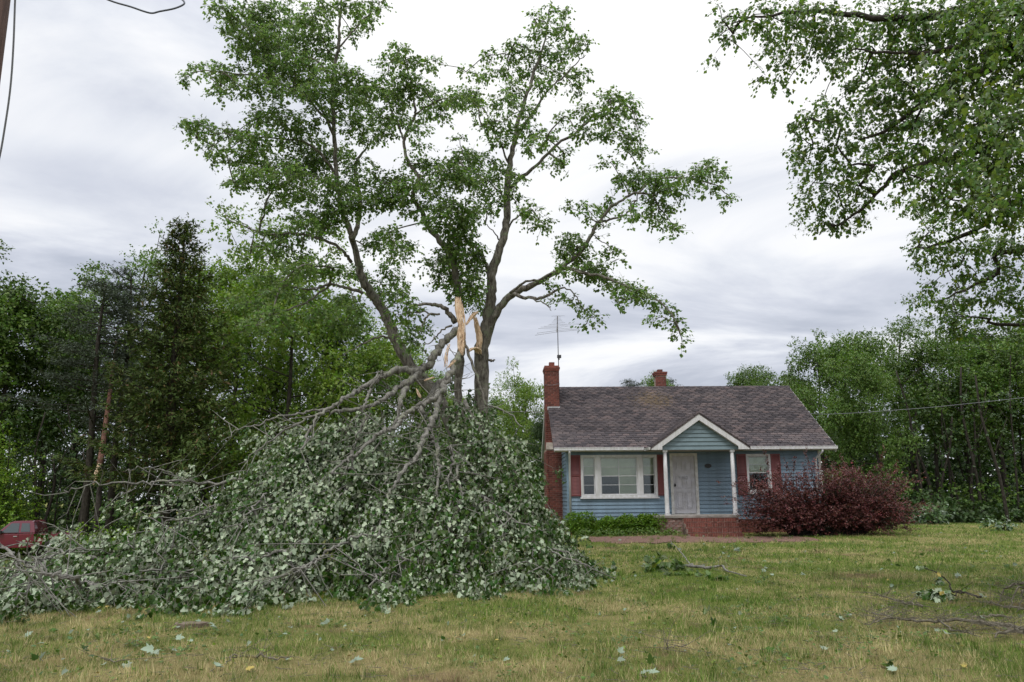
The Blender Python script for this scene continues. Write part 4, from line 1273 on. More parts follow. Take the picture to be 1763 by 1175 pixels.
# outlines run down one side and back up the other
splinter('torn_wood', [(789, 512), (791, 532), (796, 562)], [13, 16, 14], (16.3, 16.2), maple, mo, 40, 1)
splinter('torn_wood', [(796, 556), (794, 580), (793, 598), (796, 612)], [13, 14, 12, 4], (16.2, 16.2), maple, mo, 40, 2)
splinter('torn_wood', [(803, 560), (812, 547), (822, 536)], [4, 7, 9], (16.3, 16.5), maple, mo, 24, 3)
splinter('torn_wood', [(817, 545), (821, 562), (825, 582), (823, 604)], [7, 10, 11, 12], (16.6, 16.7), maple, mo, 34, 4)
splinter('torn_wood', [(804, 607), (814, 600), (823, 603), (827, 610)], [5, 9, 12, 8], (16.4, 16.6), maple, mo, 30, 5)


# ================================================================ THE DOWNED LIMBS
YF = [(-60, 1095), (0, 1088), (90, 1070), (180, 1052), (340, 1060), (440, 1056), (540, 1052), (620, 1058), (760, 1056), (860, 1040), (950, 1016), (1044, 1008)]
YT = [(-60, 955), (0, 952), (92, 948), (97, 870), (108, 850), (200, 836), (300, 812), (340, 775), (420, 735), (520, 718), (600, 698), (700, 680), (790, 680), (860, 690), (893, 760), (930, 850), (945, 905), (985, 950), (1030, 975), (1046, 992)]
DF = [(-60, 9.0), (0, 9.2), (180, 10.1), (340, 10.1), (620, 10.5), (860, 10.9), (950, 11.9), (1044, 12.6)]
DT = [(-60, 13), (0, 13.2), (100, 14.5), (300, 15.5), (520, 15.3), (700, 16.2), (830, 16.4), (930, 15.6), (1044, 13.6)]
ip = lambda tab, x: float(np.interp(x, [a for a, b in tab], [b for a, b in tab]))


def pile_D(x, y):
    yf, yt = ip(YF, x), ip(YT, x)
    t = min(max((yf - y) / (yf - yt), 0), 1)
    return ip(DF, x) + (ip(DT, x) - ip(DF, x)) * t ** .85


PARTS = []
# each downed limb: name label, region test, limb polylines (pixels, widths)
FL = [
 dict(label='large downed maple limb sweeping down left from the break, leaves turned pale side up', x0=330, x1=640, polys=[
   ([(788, 568), (775, 579), (762, 591), (755, 602), (749, 613), (741, 625), (731, 634), (716, 639), (700, 636), (683, 637), (668, 643), (655, 652), (629, 665), (610, 677), (591, 688), (575, 698), (558, 708), (545, 720), (536, 740), (525, 762), (516, 774)], [16.4, 16, 15.2, 14.4], [16, 16, 16, 16, 16, 17, 17, 15, 14, 13, 12, 11, 10, 9, 8, 8, 7, 6, 6, 5, 4]),
   ([(560, 706), (540, 709), (516, 713), (481, 717), (460, 722), (447, 731), (425, 735), (400, 745), (380, 760)], [15, 14.6], [6, 5, 5, 4, 4, 3, 3, 2, 1.5]),
   ([(722, 642), (710, 652), (698, 662), (680, 674), (668, 682), (652, 693), (630, 700), (604, 705), (580, 707), (560, 712), (530, 720), (490, 745), (450, 770), (410, 800)], [16, 14.6], [14, 13, 12, 11, 10, 9, 8, 8, 7, 6, 5, 4, 3, 2]),
   ([(716, 647), (705, 660), (698, 672), (688, 693), (685, 715), (678, 740)], [15.9, 15.4], [13, 13, 12, 10, 7, 5]),
   ([(658, 650), (655, 640), (642, 660), (636, 675), (629, 693), (627, 710), (627, 726), (620, 740), (614, 754), (606, 775)], [15.2, 14.6], [3, 4, 5, 5, 5, 4, 4, 3, 3, 2]),
   ([(460, 850), (447, 861), (437, 875), (426, 889), (420, 900), (415, 912)], [13.2, 12.6], [4, 4, 4, 3, 3, 2]),
   ([(377, 872), (365, 880), (349, 886), (325, 893), (297, 896), (270, 893), (244, 889)], [13.6, 13], [6, 6, 5, 4, 3, 2, 1.5]),
   ([(380, 868), (360, 873), (335, 877), (310, 879), (280, 883)], [13.8, 13.3], [4, 4, 3, 2, 1.5]),
   ([(372, 878), (350, 893), (320, 903), (290, 906)], [13.6, 13.2], [4, 3, 2, 1.5]),
   ([(420, 824), (385, 831), (349, 833), (307, 828), (275, 830), (244, 832), (210, 833), (174, 833), (140, 838), (110, 845)], [14.8, 14.2], [6, 6, 5, 5, 4.5, 4, 3.5, 3, 2.5, 2]),
   ([(300, 820), (285, 812), (265, 806), (240, 806), (215, 812)], [14.8, 14.3], [4, 3, 3, 2, 1.5]),
   ([(235, 838), (222, 845), (205, 850)], [14.4, 14.3], [3, 2, 2]),
   ([(558, 956), (540, 966), (523, 977), (510, 984), (495, 990)], [11.9, 11.5], [5, 5, 5, 4, 3]),
 ]),
 dict(label='downed maple limb dropping steeply from the fork into the middle of the leaf pile', x0=600, x1=830, polys=[
   ([(792, 610), (785, 622), (778, 640), (770, 654), (764, 668), (752, 682), (734, 693), (722, 700), (714, 705), (700, 713), (693, 718), (688, 727), (683, 734), (670, 740), (657, 744), (634, 762), (614, 780), (600, 790), (588, 797), (570, 815)], [16.2, 15.4, 14.2], [14, 14, 14, 14, 13, 11, 9, 9, 9, 9, 9, 8, 8, 8, 8, 7, 7, 6, 5, 4]),
   ([(764, 660), (760, 680), (755, 700), (745, 724), (739, 736), (733, 747), (729, 757), (724, 772), (719, 785), (711, 795), (703, 803), (690, 818), (680, 833), (673, 843), (668, 853), (662, 875)], [15.9, 14.8, 14], [11, 11, 11, 11, 11, 10, 10, 9, 9, 9, 8, 8, 7, 6, 5, 4]),
   ([(739, 751), (746, 758), (752, 764), (753, 775), (752, 785), (755, 797), (757, 808), (754, 822), (752, 838), (752, 859), (754, 880), (752, 910)], [15.1, 14.2], [8, 8, 8, 7, 7, 7, 6, 6, 6, 5, 5, 3]),
   ([(750, 765), (758, 767), (770, 769), (776, 774), (779, 782), (779, 795), (777, 808), (772, 820), (767, 831), (760, 842)], [15, 14.4], [5, 6, 6, 6, 5, 5, 4, 4, 3, 2]),
   ([(779, 780), (785, 790), (790, 800), (787, 810), (788, 822), (793, 838), (796, 853), (793, 868), (786, 885), (782, 905)], [14.9, 14.2], [5, 5, 6, 6, 6, 5, 4, 4, 3, 2]),
   ([(623, 920), (605, 928), (590, 937), (569, 946), (555, 957), (542, 969), (520, 978), (500, 988)], [12.4, 11.5], [5, 5, 5, 5, 5, 4, 4, 3]),
   ([(665, 978), (661, 985), (650, 996), (634, 1010)], [11.4, 11.1], [5, 5, 4, 3]),
   ([(706, 966), (694, 960), (684, 955)], [11.6, 11.5], [4, 4, 3]),
   ([(768, 655), (750, 668), (742, 686), (726, 700), (730, 715)], [16.4, 16], [15, 16, 16, 12, 6]),
 ]),
 dict(label='downed maple limb spilling right of the trunks, leaves reaching towards the brick chimney', x0=790, x1=1012, polys=[
   ([(800, 690), (815, 720), (835, 760), (850, 800), (862, 840), (880, 880), (905, 915), (935, 940), (975, 955), (1010, 975)], [16.2, 15.4, 13.4], [9, 8, 8, 7, 6, 6, 5, 4, 3, 2]),
   ([(791, 831), (815, 842), (845, 866), (870, 882), (887, 897), (910, 905), (940, 912)], [14.4, 13.6], [5, 5, 5, 4, 3, 3, 2]),
   ([(838, 740), (860, 760), (885, 790), (905, 820), (925, 845)], [16, 15.4], [6, 5, 4, 3, 2]),
   ([(842, 700), (860, 705), (880, 715), (900, 735)], [16.4, 16.2], [5, 4, 3, 2]),
   ([(950, 950), (985, 965), (1020, 980)], [12.8, 12.5], [4, 3, 2]),
 ]),
 dict(label='downed leafy limb tip lying on the lawn at the left edge below the pickup', x0=-60, x1=330, polys=[
   ([(170, 1008), (155, 1006), (140, 1003), (126, 997), (115, 994), (100, 991), (87, 989), (70, 983), (56, 978), (40, 968), (25, 960)], [10.9, 10.6, 10.6], [9, 9, 9, 8.5, 8, 8, 7, 6, 6, 4, 3]),
   ([(87, 989), (75, 975), (66, 966), (56, 958), (40, 950)], [10.6, 10.8], [5, 5, 4, 3, 2]),
   ([(-10, 930), (0, 938), (14, 948), (24, 956), (30, 968), (33, 978)], [11, 10.8], [5, 6, 6, 6, 5, 4]),
   ([(66, 966), (85, 960), (105, 952), (125, 949), (150, 948)], [11.4, 11.8], [4, 4.5, 4.5, 4, 3]),
   ([(150, 1030), (165, 1015), (185, 1005), (215, 1000)], [10.6, 10.8], [3, 3, 2.5, 2]),
   ([(60, 1000), (45, 1020), (30, 1045)], [10.2, 9.9], [5, 4, 3]),
 ]),
]
HUB = (790, 610)
tot = 0
for fi, f in enumerate(FL):
    x0, x1 = f['x0'], f['x1']
    xm = (x0 + x1) / 2
    p0 = on_ground(min(xm, 1000), ip(YF, xm) - 45)
    root = empty('downed_limb', tuple(p0), label=f['label'], cat='fallen branch', group='maple limbs brought down by the storm')
    org = np.array(p0)
    mb = MB(); nodes = []
    for pts, D, w in f['polys']:
        Ds = list(np.interp(np.linspace(0, 1, len(pts)), np.linspace(0, 1, len(D)), D))
        Ds = [d - .75 if y > 680 and i > 2 else d for i, (d, (_, y)) in enumerate(zip(Ds, pts))]
        pth = limb(mb, pts, Ds, [q * .82 for q in w], nside=8, k=4, wob=.02)
        nodes += pth
        for _k in range(len(pth)):                      # short bare side twigs and snags
            if RNG.random() < .38:
                a = pth[_k]; b = a + np.array([RNG.normal(0, .3), RNG.normal(0, .2), RNG.normal(-.12, .22)]); e_ = b + (b - a) * RNG.uniform(.3, .9) + RNG.normal(0, .08, 3)
                mb.tube([a, b, e_], [.009, .006, .0025], 4, cap=False)
    # bough tips through the mound: each is a drooping fan of sprays, with gaps between the fans
    cs = []; od = []; fl_ = []
    def fan(x, y, D, pf, rr, m_):
        c = at(x, y, D)
        out_ = np.array([(x - HUB[0]) / 300.0, -.8, -(y - HUB[1]) / 300.0 - .5]); out_ = out_ / np.linalg.norm(out_)
        for k in range(m_):
            q = c + RNG.normal(0, 1, 3) * np.array([1, .9, .55]) * rr * .75 + out_ * RNG.uniform(-.2, .3)
            g0 = float(terrain(q[0], q[1]))
            if q[2] < g0 + .1: q[2] = g0 + RNG.uniform(.06, .25)
            cs.append(q); od.append(out_ + RNG.normal(0, .3, 3)); fl_.append(.86 if pf else .08)
    def barred(x, y):
        if 95 < x < 300 and 845 < y < 908 and RNG.random() < .8: return True
        if x < 98 and y < 950: return True
        if 600 < x < 790 and y < 735 and RNG.random() < .72: return True
        return 560 < x < 640 and y < 700
    pshare = .52 if fi in (0, 3) else .10
    # the body of the mound, set back
    want = int((x1 - x0) * .27); tries = got = 0
    while got < want and tries < want * 40:
        tries += 1
        x = RNG.uniform(x0, x1); xx = x + RNG.normal(0, 12)
        yf, yt = ip(YF, xx), ip(YT, xx)
        yf += 9 * math.sin(xx * .055) + 6 * math.sin(xx * .16) - (-8 if xx < 220 else 2)
        y = yt + (yf - yt) * RNG.random() ** .9
        if barred(x, y): continue
        if math.sin(x * .05 + fi * 2) * math.sin(y * .07 + x * .03) + .5 * math.sin(x * .13 + y * .05) < -.12 and RNG.random() < .9: got += .5; continue
        got += 1
        fan(x, y, pile_D(x, y) + .5 + abs(RNG.normal(0, .8)), RNG.random() < pshare, RNG.uniform(.2, .38), RNG.integers(7, 14))
    # boughs radiating from the break, each a ridge of hanging fans with dark hollows between
    for b_ in range(int((x1 - x0) * .085)):
        xe = RNG.uniform(x0, x1); yfe, yte = ip(YF, xe), ip(YT, xe)
        ye = yte + (yfe - yte) * RNG.uniform(.25, 1.03) - 2
        if fi == 3: hx, hy = 330 + RNG.uniform(-60, 60), 960 + RNG.uniform(-30, 20)
        else: hx, hy = HUB
        t0 = RNG.uniform(.30, .72) if fi != 3 else RNG.uniform(0, .6)
        sx, sy = hx + (xe - hx) * t0, hy + (ye - hy) * t0
        Ln = math.hypot(xe - sx, ye - sy)
        bow = RNG.uniform(-.14, .05) * Ln
        off = RNG.uniform(-.55, .35)
        line = []
        pfb = RNG.random() < pshare
        K = max(2, int(Ln / 15))
        for k in range(K + 1):
            t = k / K
            x = sx + (xe - sx) * t + RNG.normal(0, 4); y = sy + (ye - sy) * t + bow * math.sin(math.pi * t) + RNG.normal(0, 4)
            if not (x0 - 40 < x < x1 + 20): continue
            yt_ = ip(YT, x)
            if y < yt_ - 4 or y > ip(YF, x) + 4: continue
            D = pile_D(x, y) + off * (1 - .3 * t)
            line.append(at(x, y + 3, D + .12))
            if barred(x, y): continue
            fan(x, y, D, pfb if RNG.random() < .8 else not pfb, RNG.uniform(.13, .24), RNG.integers(4, 9))
        if len(line) > 2:
            line[-1][2] = max(line[-1][2], float(terrain(line[-1][0], line[-1][1])) + .04)
            mb.tube(line, list(np.linspace(.018, .005, len(line))), 5, cap=False)
    cs = np.array(cs); od = np.array(od)
    cl = cs[::12]
    connect(mb, nodes, list(cl), rbase=.0042, rmin=.005, wob=.25)
    pale = .78 if fi in (0, 3) else .42
    P_, T_, N_, S_, (ta, tb) = sprays(cs, 12, .32, .066, droop=.62, outward=od, flip=np.array(fl_), spread=1.1, jitter=.6, lat_k=.8, smin=.42)
    gz_ = terrain(P_[:, 0], P_[:, 1]); P_[:, 2] = np.maximum(P_[:, 2], gz_ + .03 + .05 * RNG.random(len(P_)))
    # hanging leaves show the camera their underside: tilt the blades towards the viewer
    N_ = N_ + np.where(N_[:, 2:3] < 0, -1, 1) * np.array([0, -.8, 0])
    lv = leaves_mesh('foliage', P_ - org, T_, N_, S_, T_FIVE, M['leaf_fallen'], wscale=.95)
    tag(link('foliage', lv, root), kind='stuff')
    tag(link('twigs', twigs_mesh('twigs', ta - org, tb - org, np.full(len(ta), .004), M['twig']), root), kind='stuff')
    m2 = mb.mesh('limb', M['bark_pale']); m2.transform(Matrix.Translation(-Vector(org)))
    link('limb', m2, root)
    tot += len(P_)
    if fi == 0:
        splinter('torn_wood', [(774, 592), (769, 610), (768, 624), (767, 634)], [3, 6, 6, 7], (16.1, 16), root, org, 16, 6)
    if fi == 1:
        splinter('torn_wood', [(785, 620), (778, 627), (770, 635)], [4, 5, 4], (15.8, 15.8), root, org, 14, 7)
        splinter('torn_wood', [(730, 656), (738, 653), (748, 650)], [7, 6, 2], (15.7, 15.8), root, org, 16, 8)
        splinter('torn_wood', [(716, 669), (720, 677), (724, 686)], [2, 6, 4], (15.5, 15.5), root, org, 14, 9)
print('pile leaves', tot)


# ================================================================ OVERHANGING TREE AT THE RIGHT
def near_tree():
    TX, TY = 10.6, 8.6
    root = empty('maple_tree', (TX, TY, 0), label='close overhanging tree at the right edge, only its hanging leafy boughs in the picture', cat='tree')
    org = np.array([TX, TY, 0.0])
    mb = MB(); nodes = []
    base = [np.array([TX, TY, -.1]), np.array([TX - .1, TY + .1, 2.5]), np.array([TX + .05, TY, 5.0]), np.array([TX - .1, TY - .1, 8.0]), np.array([TX, TY + .2, 11.0])]
    mb.tube(smooth_path(base, 4), list(np.linspace(.28, .12, 17)), 10)
    def bl(start, pts, Ds, w, **k):
        ws = [at(x, y, D) for (x, y), D in zip(pts, np.interp(np.linspace(0, 1, len(pts)), np.linspace(0, 1, len(Ds)), Ds))]
        path = smooth_path([np.array(start)] + ws, 4) if start is not None else smooth_path(ws, 4)
        path = [p + RNG.normal(0, .01, 3) for p in path]
        mb.tube(path, list(np.linspace(w[0], w[1], len(path))), 6); nodes.extend(path[2:])
    bl((TX, TY, 6.0), [(1763, 75), (1700, 120), (1650, 140), (1600, 168), (1560, 200), (1520, 228), (1480, 240)], [9, 9.5, 10], (.09, .012))
    bl((TX, TY, 7.5), [(1763, -20), (1680, 10), (1600, 30), (1500, 30), (1420, 20), (1330, 25), (1260, 40)], [9, 9.6], (.08, .008))
    bl(None, [(1600, 168), (1580, 200), (1568, 230), (1560, 250)], [9.7, 9.7], (.02, .007))
    bl((TX, TY, 4.6), [(1763, 250), (1700, 260), (1640, 272), (1560, 290), (1530, 310), (1500, 345), (1460, 380), (1430, 395)], [9.2, 10], (.06, .008))
    bl((TX, TY, 3.9), [(1763, 350), (1700, 385), (1650, 410), (1600, 425), (1565, 430)], [11, 12], (.06, .01))
    bl((TX, TY, 3.6), [(1763, 430), (1720, 470), (1660, 500), (1610, 520)], [11.5, 12.5], (.05, .01))
    bl((TX, TY, 7), [(1763, 20), (1690, 60), (1620, 90), (1540, 90), (1470, 85)], [8.6, 9.2], (.06, .01))
    bl((TX, TY, 3.2), [(1763, 560), (1700, 548), (1650, 545)], [12.5, 13], (.04, .01))
    E = """1236,8,12,8,9.5;1243,35,16,8,9.6;1240,60,12,10,9.6;1232,92,10,8,9.6;1270,30,24,14,9.6;1262,58,20,12,9.6;1300,25,26,20,9.6;1320,50,26,18,9.7;1352,12,28,14,9.6;1335,80,20,16,9.7;1320,92,12,12,9.8;1318,130,8,12,9.8;1345,110,18,18,9.8;1370,40,28,24,9.7;1362,80,24,20,9.8;1340,140,10,12,9.8;1352,150,6,8,9.8;1400,20,34,20,9.6;1405,65,28,20,9.7;1392,100,22,14,9.8;1440,40,34,26,9.6;1445,85,30,20,9.7;1430,115,20,10,9.8;1450,120,14,12,9.8;1490,30,40,24,9.5;1500,80,40,28,9.6;1550,30,40,26,9.4;1560,85,40,26,9.4;1610,30,40,26,9.2;1620,85,40,26,9.2;1670,30,40,26,9.0;1680,85,40,26,9.0;1730,30,40,26,8.8;1740,85,40,26,8.8;1530,125,30,14,9.7;1480,140,20,14,9.8;1465,152,16,12,9.8;1500,155,24,14,9.8;1420,165,16,8,9.9;1440,185,24,14,9.9;1400,190,22,12,9.9;1385,208,20,12,9.9;1368,218,12,8,10;1415,210,22,14,9.9;1450,215,28,16,9.9;1490,190,30,22,9.8;1530,170,30,22,9.7;1570,150,30,22,9.5;1620,145,34,22,9.3;1670,150,34,22,9.1;1720,150,34,26,9;1755,150,20,26,9;1540,210,30,20,9.7;1590,205,30,20,9.5;1640,205,34,22,9.3;1690,210,34,24,9.1;1745,215,34,28,9;1375,240,12,6,10;1365,262,16,10,10;1400,250,26,14,10;1440,250,30,16,9.9;1480,245,30,18,9.8;1520,250,26,16,9.7;1390,280,24,14,10;1425,285,28,16,10;1465,285,30,18,9.9;1505,285,26,16,9.8;1400,315,24,14,10;1440,320,30,16,10;1480,320,26,16,9.9;1385,345,14,14,10;1410,350,22,16,10;1450,355,24,16,10;1485,350,18,16,10;1390,375,14,10,10;1420,385,22,12,10;1455,380,18,10,10;1485,375,12,10,10;1440,395,14,8,10;1545,260,20,14,9.7;1590,250,28,18,9.5;1640,255,30,20,9.3;1690,265,34,22,9.1;1740,275,34,24,9;1560,300,16,16,9.7;1600,295,26,20,9.5;1650,300,30,22,9.3;1700,310,34,22,9.2;1745,325,30,24,9.1;1600,335,20,12,9.8;1640,345,26,14,9.6;1690,355,30,16,9.4;1740,365,30,18,9.3;1545,340,12,10,11.5;1565,355,18,10,11.5;1590,360,24,12,11.5;1625,375,28,14,11.5;1660,385,26,12,11.5;1600,400,24,14,11.8;1570,425,16,10,12;1590,440,20,14,12;1630,425,26,14,11.8;1590,455,12,8,12;1665,430,26,18,11.6;1700,420,26,22,11.5;1740,415,28,26,11.5;1620,455,16,8,12;1680,470,22,16,11.8;1655,455,16,10,11.8;1715,465,24,18,11.6;1750,465,20,22,11.5;1650,490,22,10,12.2;1610,485,12,8,12.3;1590,495,14,8,12.3;1575,515,12,9,12.4;1605,515,18,12,12.4;1640,520,24,14,12.2;1680,510,24,14,12;1720,510,26,18,11.8;1755,515,18,22,11.7;1620,545,18,10,12.6;1650,550,24,12,12.6;1690,550,26,14,12.4;1730,555,26,14,12.2;1630,565,12,8,12.8;1670,575,26,10,12.8;1715,580,26,10,12.6;1755,580,16,10,12.5"""
    cc = []; dd = []; cl = []
    for q in E.replace('\n', '').split(';'):
        cx, cy, rx, ry, D = map(float, q.split(','))
        D += RNG.uniform(-.7, .9)
        c = at(cx, cy, D); s = D / FPX; cl.append(c)
        n = max(2, int(math.pi * rx * ry * (.020 if cx < 1520 else .031)))
        u = unit(RNG.normal(0, 1, (n, 3))) * (RNG.random((n, 1)) ** .42)
        off = u * np.array([rx * s, max(rx, ry) * s * 1.2, ry * s]) * RNG.uniform(.8, 1.3, (n, 1))
        cc.append(c + off); dd.append(off + np.array([-.05, 0, -.02]))
    # the crown goes on beyond the edge of the picture, round the limbs
    for b_ in np.array(nodes):
        if b_[0] / b_[1] > .62:
            for _ in range(7):
                c = b_ + RNG.normal(0, 1, 3) * np.array([.8, .8, .55])
                if c[0] / c[1] < .72: continue
                cl.append(c)
                off = RNG.normal(0, .34, (26, 3)); cc.append(c + off); dd.append(off)
    for _ in range(90):
        c = np.array([TX, TY, 7.5]) + unit(RNG.normal(0, 1, 3)) * np.array([3.2, 3.0, 4.0]) * RNG.random() ** .4
        if c[0] / c[1] < .80: continue
        cl.append(c); off = RNG.normal(0, .4, (34, 3)); cc.append(c + off); dd.append(off)
    cc = np.concatenate(cc); dd = np.concatenate(dd)
    connect(mb, nodes[::2], cl, rbase=.006, rmin=.004)
    P, T, Nn, S, (ta, tb) = sprays(cc, 7, .16, .058, droop=.7, outward=dd, flip=.15, spread=.7)
    tag(link('foliage', leaves_mesh('foliage', P - org, T, Nn, S, T_QUAD, M['leaf_near'], wscale=1.0), root), kind='stuff')
    # nearer, larger hanging leaves in the right corner
    n = 380
    xs = RNG.uniform(1560, 1790, n); ys = RNG.uniform(-20, 360, n)
    keep = (xs - 1560) / 200 + RNG.uniform(-.25, .25, n) > (np.abs(ys - 180) / 420)
    pts = np.array([at(x, y, D) for x, y, D in zip(xs[keep], ys[keep], RNG.uniform(6.0, 8.2, keep.sum()))])
    P, T, Nn, S, (t2, t3) = sprays(pts, 6, .2, .058, droop=.8, flip=.1)
    tag(link('foliage', leaves_mesh('foliage', P - org, T, Nn, S, T_MID, M['leaf_near'], wscale=.9), root), kind='stuff')
    A = np.concatenate([ta, t2]); B = np.concatenate([tb, t3])
    tag(link('twigs', twigs_mesh('twigs', A - org, B - org, np.full(len(A), .003), M['bark_dark']), root), kind='stuff')
    # starry seed tufts along the lower boughs
    n = 260
    q = [(x, y) for x, y in zip(RNG.uniform(1365, 1500, n), RNG.uniform(255, 400, n)) if (x < 1400 or y > 360)]
    V = []; F = []
    for x, y in q:
        c = at(x + RNG.normal(0, 4), y + RNG.normal(0, 4), 10.1 + RNG.uniform(-.3, .3)) - org
        for k in range(9):
            d = unit(RNG.normal(0, 1, 3)) * .055; s_ = unit(np.cross(d, RNG.normal(0, 1, 3))) * .0022
            i = len(V); V += [c - s_, c + s_, c + d]; F += [i, i + 1, i + 2]
    tag(link('seed_tufts', np_mesh('seed_tufts', V, [3] * (len(F) // 3), F, M['leaf_near']), root), kind='stuff')
    m2 = mb.mesh('trunk', M['bark_dark']); m2.transform(Matrix.Translation(-Vector(org))); link('trunk', m2, root)
    # hanging dead pine spray
    return root


near_tree()


# ================================================================ WOODLAND TREES
def broadleaf_mesh(seed, Ht=11.0, Rr=3.2, hb=.30, nleaf=9000, ls=.17, mat='leaf_mid', dens=1.0, nl=9, tall=1.0):
    rg = np.random.default_rng(seed)
    mb = MB()
    top = np.array([rg.uniform(-.5, .5), rg.uniform(-.5, .5), Ht * .9])
    path = smooth_path([np.zeros(3), np.array([rg.uniform(-.2, .2), rg.uniform(-.2, .2), Ht * .3]), np.array([rg.uniform(-.5, .5), rg.uniform(-.5, .5), Ht * .6]), top], 4)
    r0 = .012 * Ht + .04
    mb.tube([path[0] - np.array([0, 0, 1.2])] + path, [r0 * 1.15] + list(np.linspace(r0, .03, len(path))), 8)
    blobs = []
    for i in range(nl):
        t = hb + (1 - hb) * (i + .5) / nl * .95
        b = path[min(len(path) - 1, int(t * len(path)))]
        az = i * 2.4 + rg.uniform(-.5, .5)
        prof = math.sin(math.pi * min(1, (t - hb) / (1 - hb) * .82 + .18)) ** .7
        L = Rr * prof * rg.uniform(.65, 1.15)
        e = b + np.array([math.cos(az) * L, math.sin(az) * L, L * rg.uniform(.25, .7)])
        mid = (b + e) / 2 + np.array([0, 0, -.1 * L])
        mb.tube(smooth_path([b, mid, e], 3), list(np.linspace(r0 * .4 * (1.1 - t), .015, 7)), 5)
        for k, q in enumerate((.45, .75, 1.0)):
            c = b + (e - b) * q + rg.normal(0, .25, 3)
            blobs.append((c, Rr * rg.uniform(.20, .36) * (1.15 - .25 * q)))
            if k:
                c2 = c + rg.normal(0, Rr * .26, 3); mb.tube([b + (e - b) * q * .8, c2], [.025, .01], 4)
                blobs.append((c2, Rr * rg.uniform(.15, .28)))
    for k in range(5): blobs.append((top + rg.normal(0, .5, 3) * np.array([1, 1, .7]), Rr * rg.uniform(.14, .26)))
    w = np.array([b[1] ** 2 for b in blobs]); w /= w.sum()
    n = int(nleaf * dens)
    cnt = rg.multinomial(n // 6, w)
    C0 = np.repeat(np.array([b[0] for b in blobs]), cnt, 0); R0 = np.repeat(np.array([b[1] for b in blobs]), cnt)
    u = unit(rg.normal(0, 1, (len(C0), 3)) + np.array([0, 0, .25]))
    rad = R0 * (rg.random(len(C0)) ** .45) * rg.uniform(.8, 1.25, len(C0))
    cc = C0 + u * rad[:, None] * np.array([1, 1, .72])
    P, T, Nn, S, _ = sprays(cc, 6, ls * 2.6, ls, droop=.35, outward=u, flip=.3, rng=rg, spread=.8, jitter=.55)
    return mb.mesh('trunk', M['bark_dark']), leaves_mesh('crown', P, T, Nn, S, T_QUAD, M[mat])


def spruce_mesh(seed, Ht=12.0, Rr=3.3, n=15000, mat='needle_spruce', hb=.08, ls=.24):
    rg = np.random.default_rng(seed)
    mb = MB()
    mb.tube([(0, 0, -1.0), (0, 0, Ht * .5), (0.03, 0, Ht)], [.24, .15, .02], 8)
    cs = []; ds = []
    nb = 190
    for i in range(nb):
        h = hb + (1 - hb) * (i / nb) ** .92
        h = min(.99, h + rg.uniform(-.01, .01))
        L = Rr * ((1 - h) ** .9) * rg.uniform(.5, 1.25) + .2
        az = i * 2.399 + rg.uniform(-.3, .3)
        d = np.array([math.cos(az), math.sin(az), 0])
        b = np.array([0, 0, h * Ht])
        dr = -.20 + .55 * h
        q = [b + d * L * t + np.array([0, 0, L * (dr * t + .22 * t * t)]) for t in (0, .35, .7, 1.0)]
        mb.tube(q, [.035 * (1.1 - h), .025 * (1.1 - h), .015, .006], 4, cap=False)
        k = int(n / nb / 5 * (L / (Rr * .55)) + 2)
        for j in range(k):
            t = rg.random() ** .7
            side = np.array([-d[1], d[0], 0]) * rg.normal(0, .20) * L * (1.15 - t * .8)
            cs.append(b + d * L * t + np.array([0, 0, L * (dr * t + .22 * t * t)]) + side + rg.normal(0, .07, 3))
            ds.append(d + side * .8 + np.array([0, 0, .1]))
    P, T, Nn, S, _ = sprays(np.array(cs), 5, ls * 1.1, ls, droop=.15, outward=np.array(ds), flip=.2, rng=rg, spread=1.2, jitter=.5)
    return mb.mesh('trunk', M['bark_dark']), leaves_mesh('crown', P, T, Nn, S, T_NEEDLE, M[mat], wscale=1.3)


def pine_mesh(seed, Ht=13.0, n=7000, hb=.45, Rr=2.6):
    rg = np.random.default_rng(seed)
    mb = MB()
    tp = [np.array([0, 0, -1.0]), np.array([.05, 0, Ht * .4]), np.array([-.1, .1, Ht * .75]), np.array([0, 0, Ht])]
    mb.tube(smooth_path(tp, 4), list(np.linspace(.17, .03, 13)), 7)
    cs = []; ds = []
    nb = 42
    for i in range(nb):
        h = hb + (1 - hb) * i / nb + rg.uniform(-.02, .02)
        L = Rr * (1.25 - ((h - hb) / (1 - hb))) ** .8 * rg.uniform(.45, 1.1)
        az = rg.uniform(0, 6.28); d = np.array([math.cos(az), math.sin(az), rg.uniform(-.05, .3)])
        b = np.array([0, 0, h * Ht])
        mb.tube([b, b + d * L * .5, b + d * L + np.array([0, 0, .12 * L])], [.03, .02, .008], 4, cap=False)
        for j in range(int(n / nb / 6)):
            t = rg.uniform(.3, 1.05)
            cs.append(b + d * L * t + np.array([0, 0, .1 * L * t]) + rg.normal(0, 1, 3) * np.array([.28, .28, .10]))
            ds.append(d)
    P, T, Nn, S, _ = sprays(np.array(cs), 6, .22, .17, droop=0, outward=np.array(ds), flip=.2, rng=rg, jitter=.9)
    return mb.mesh('trunk', M['bark_dark']), leaves_mesh('crown', P, T + RNG.normal(0, .6, T.shape), Nn, S, T_NEEDLE, M['needle_pine'], wscale=.9)


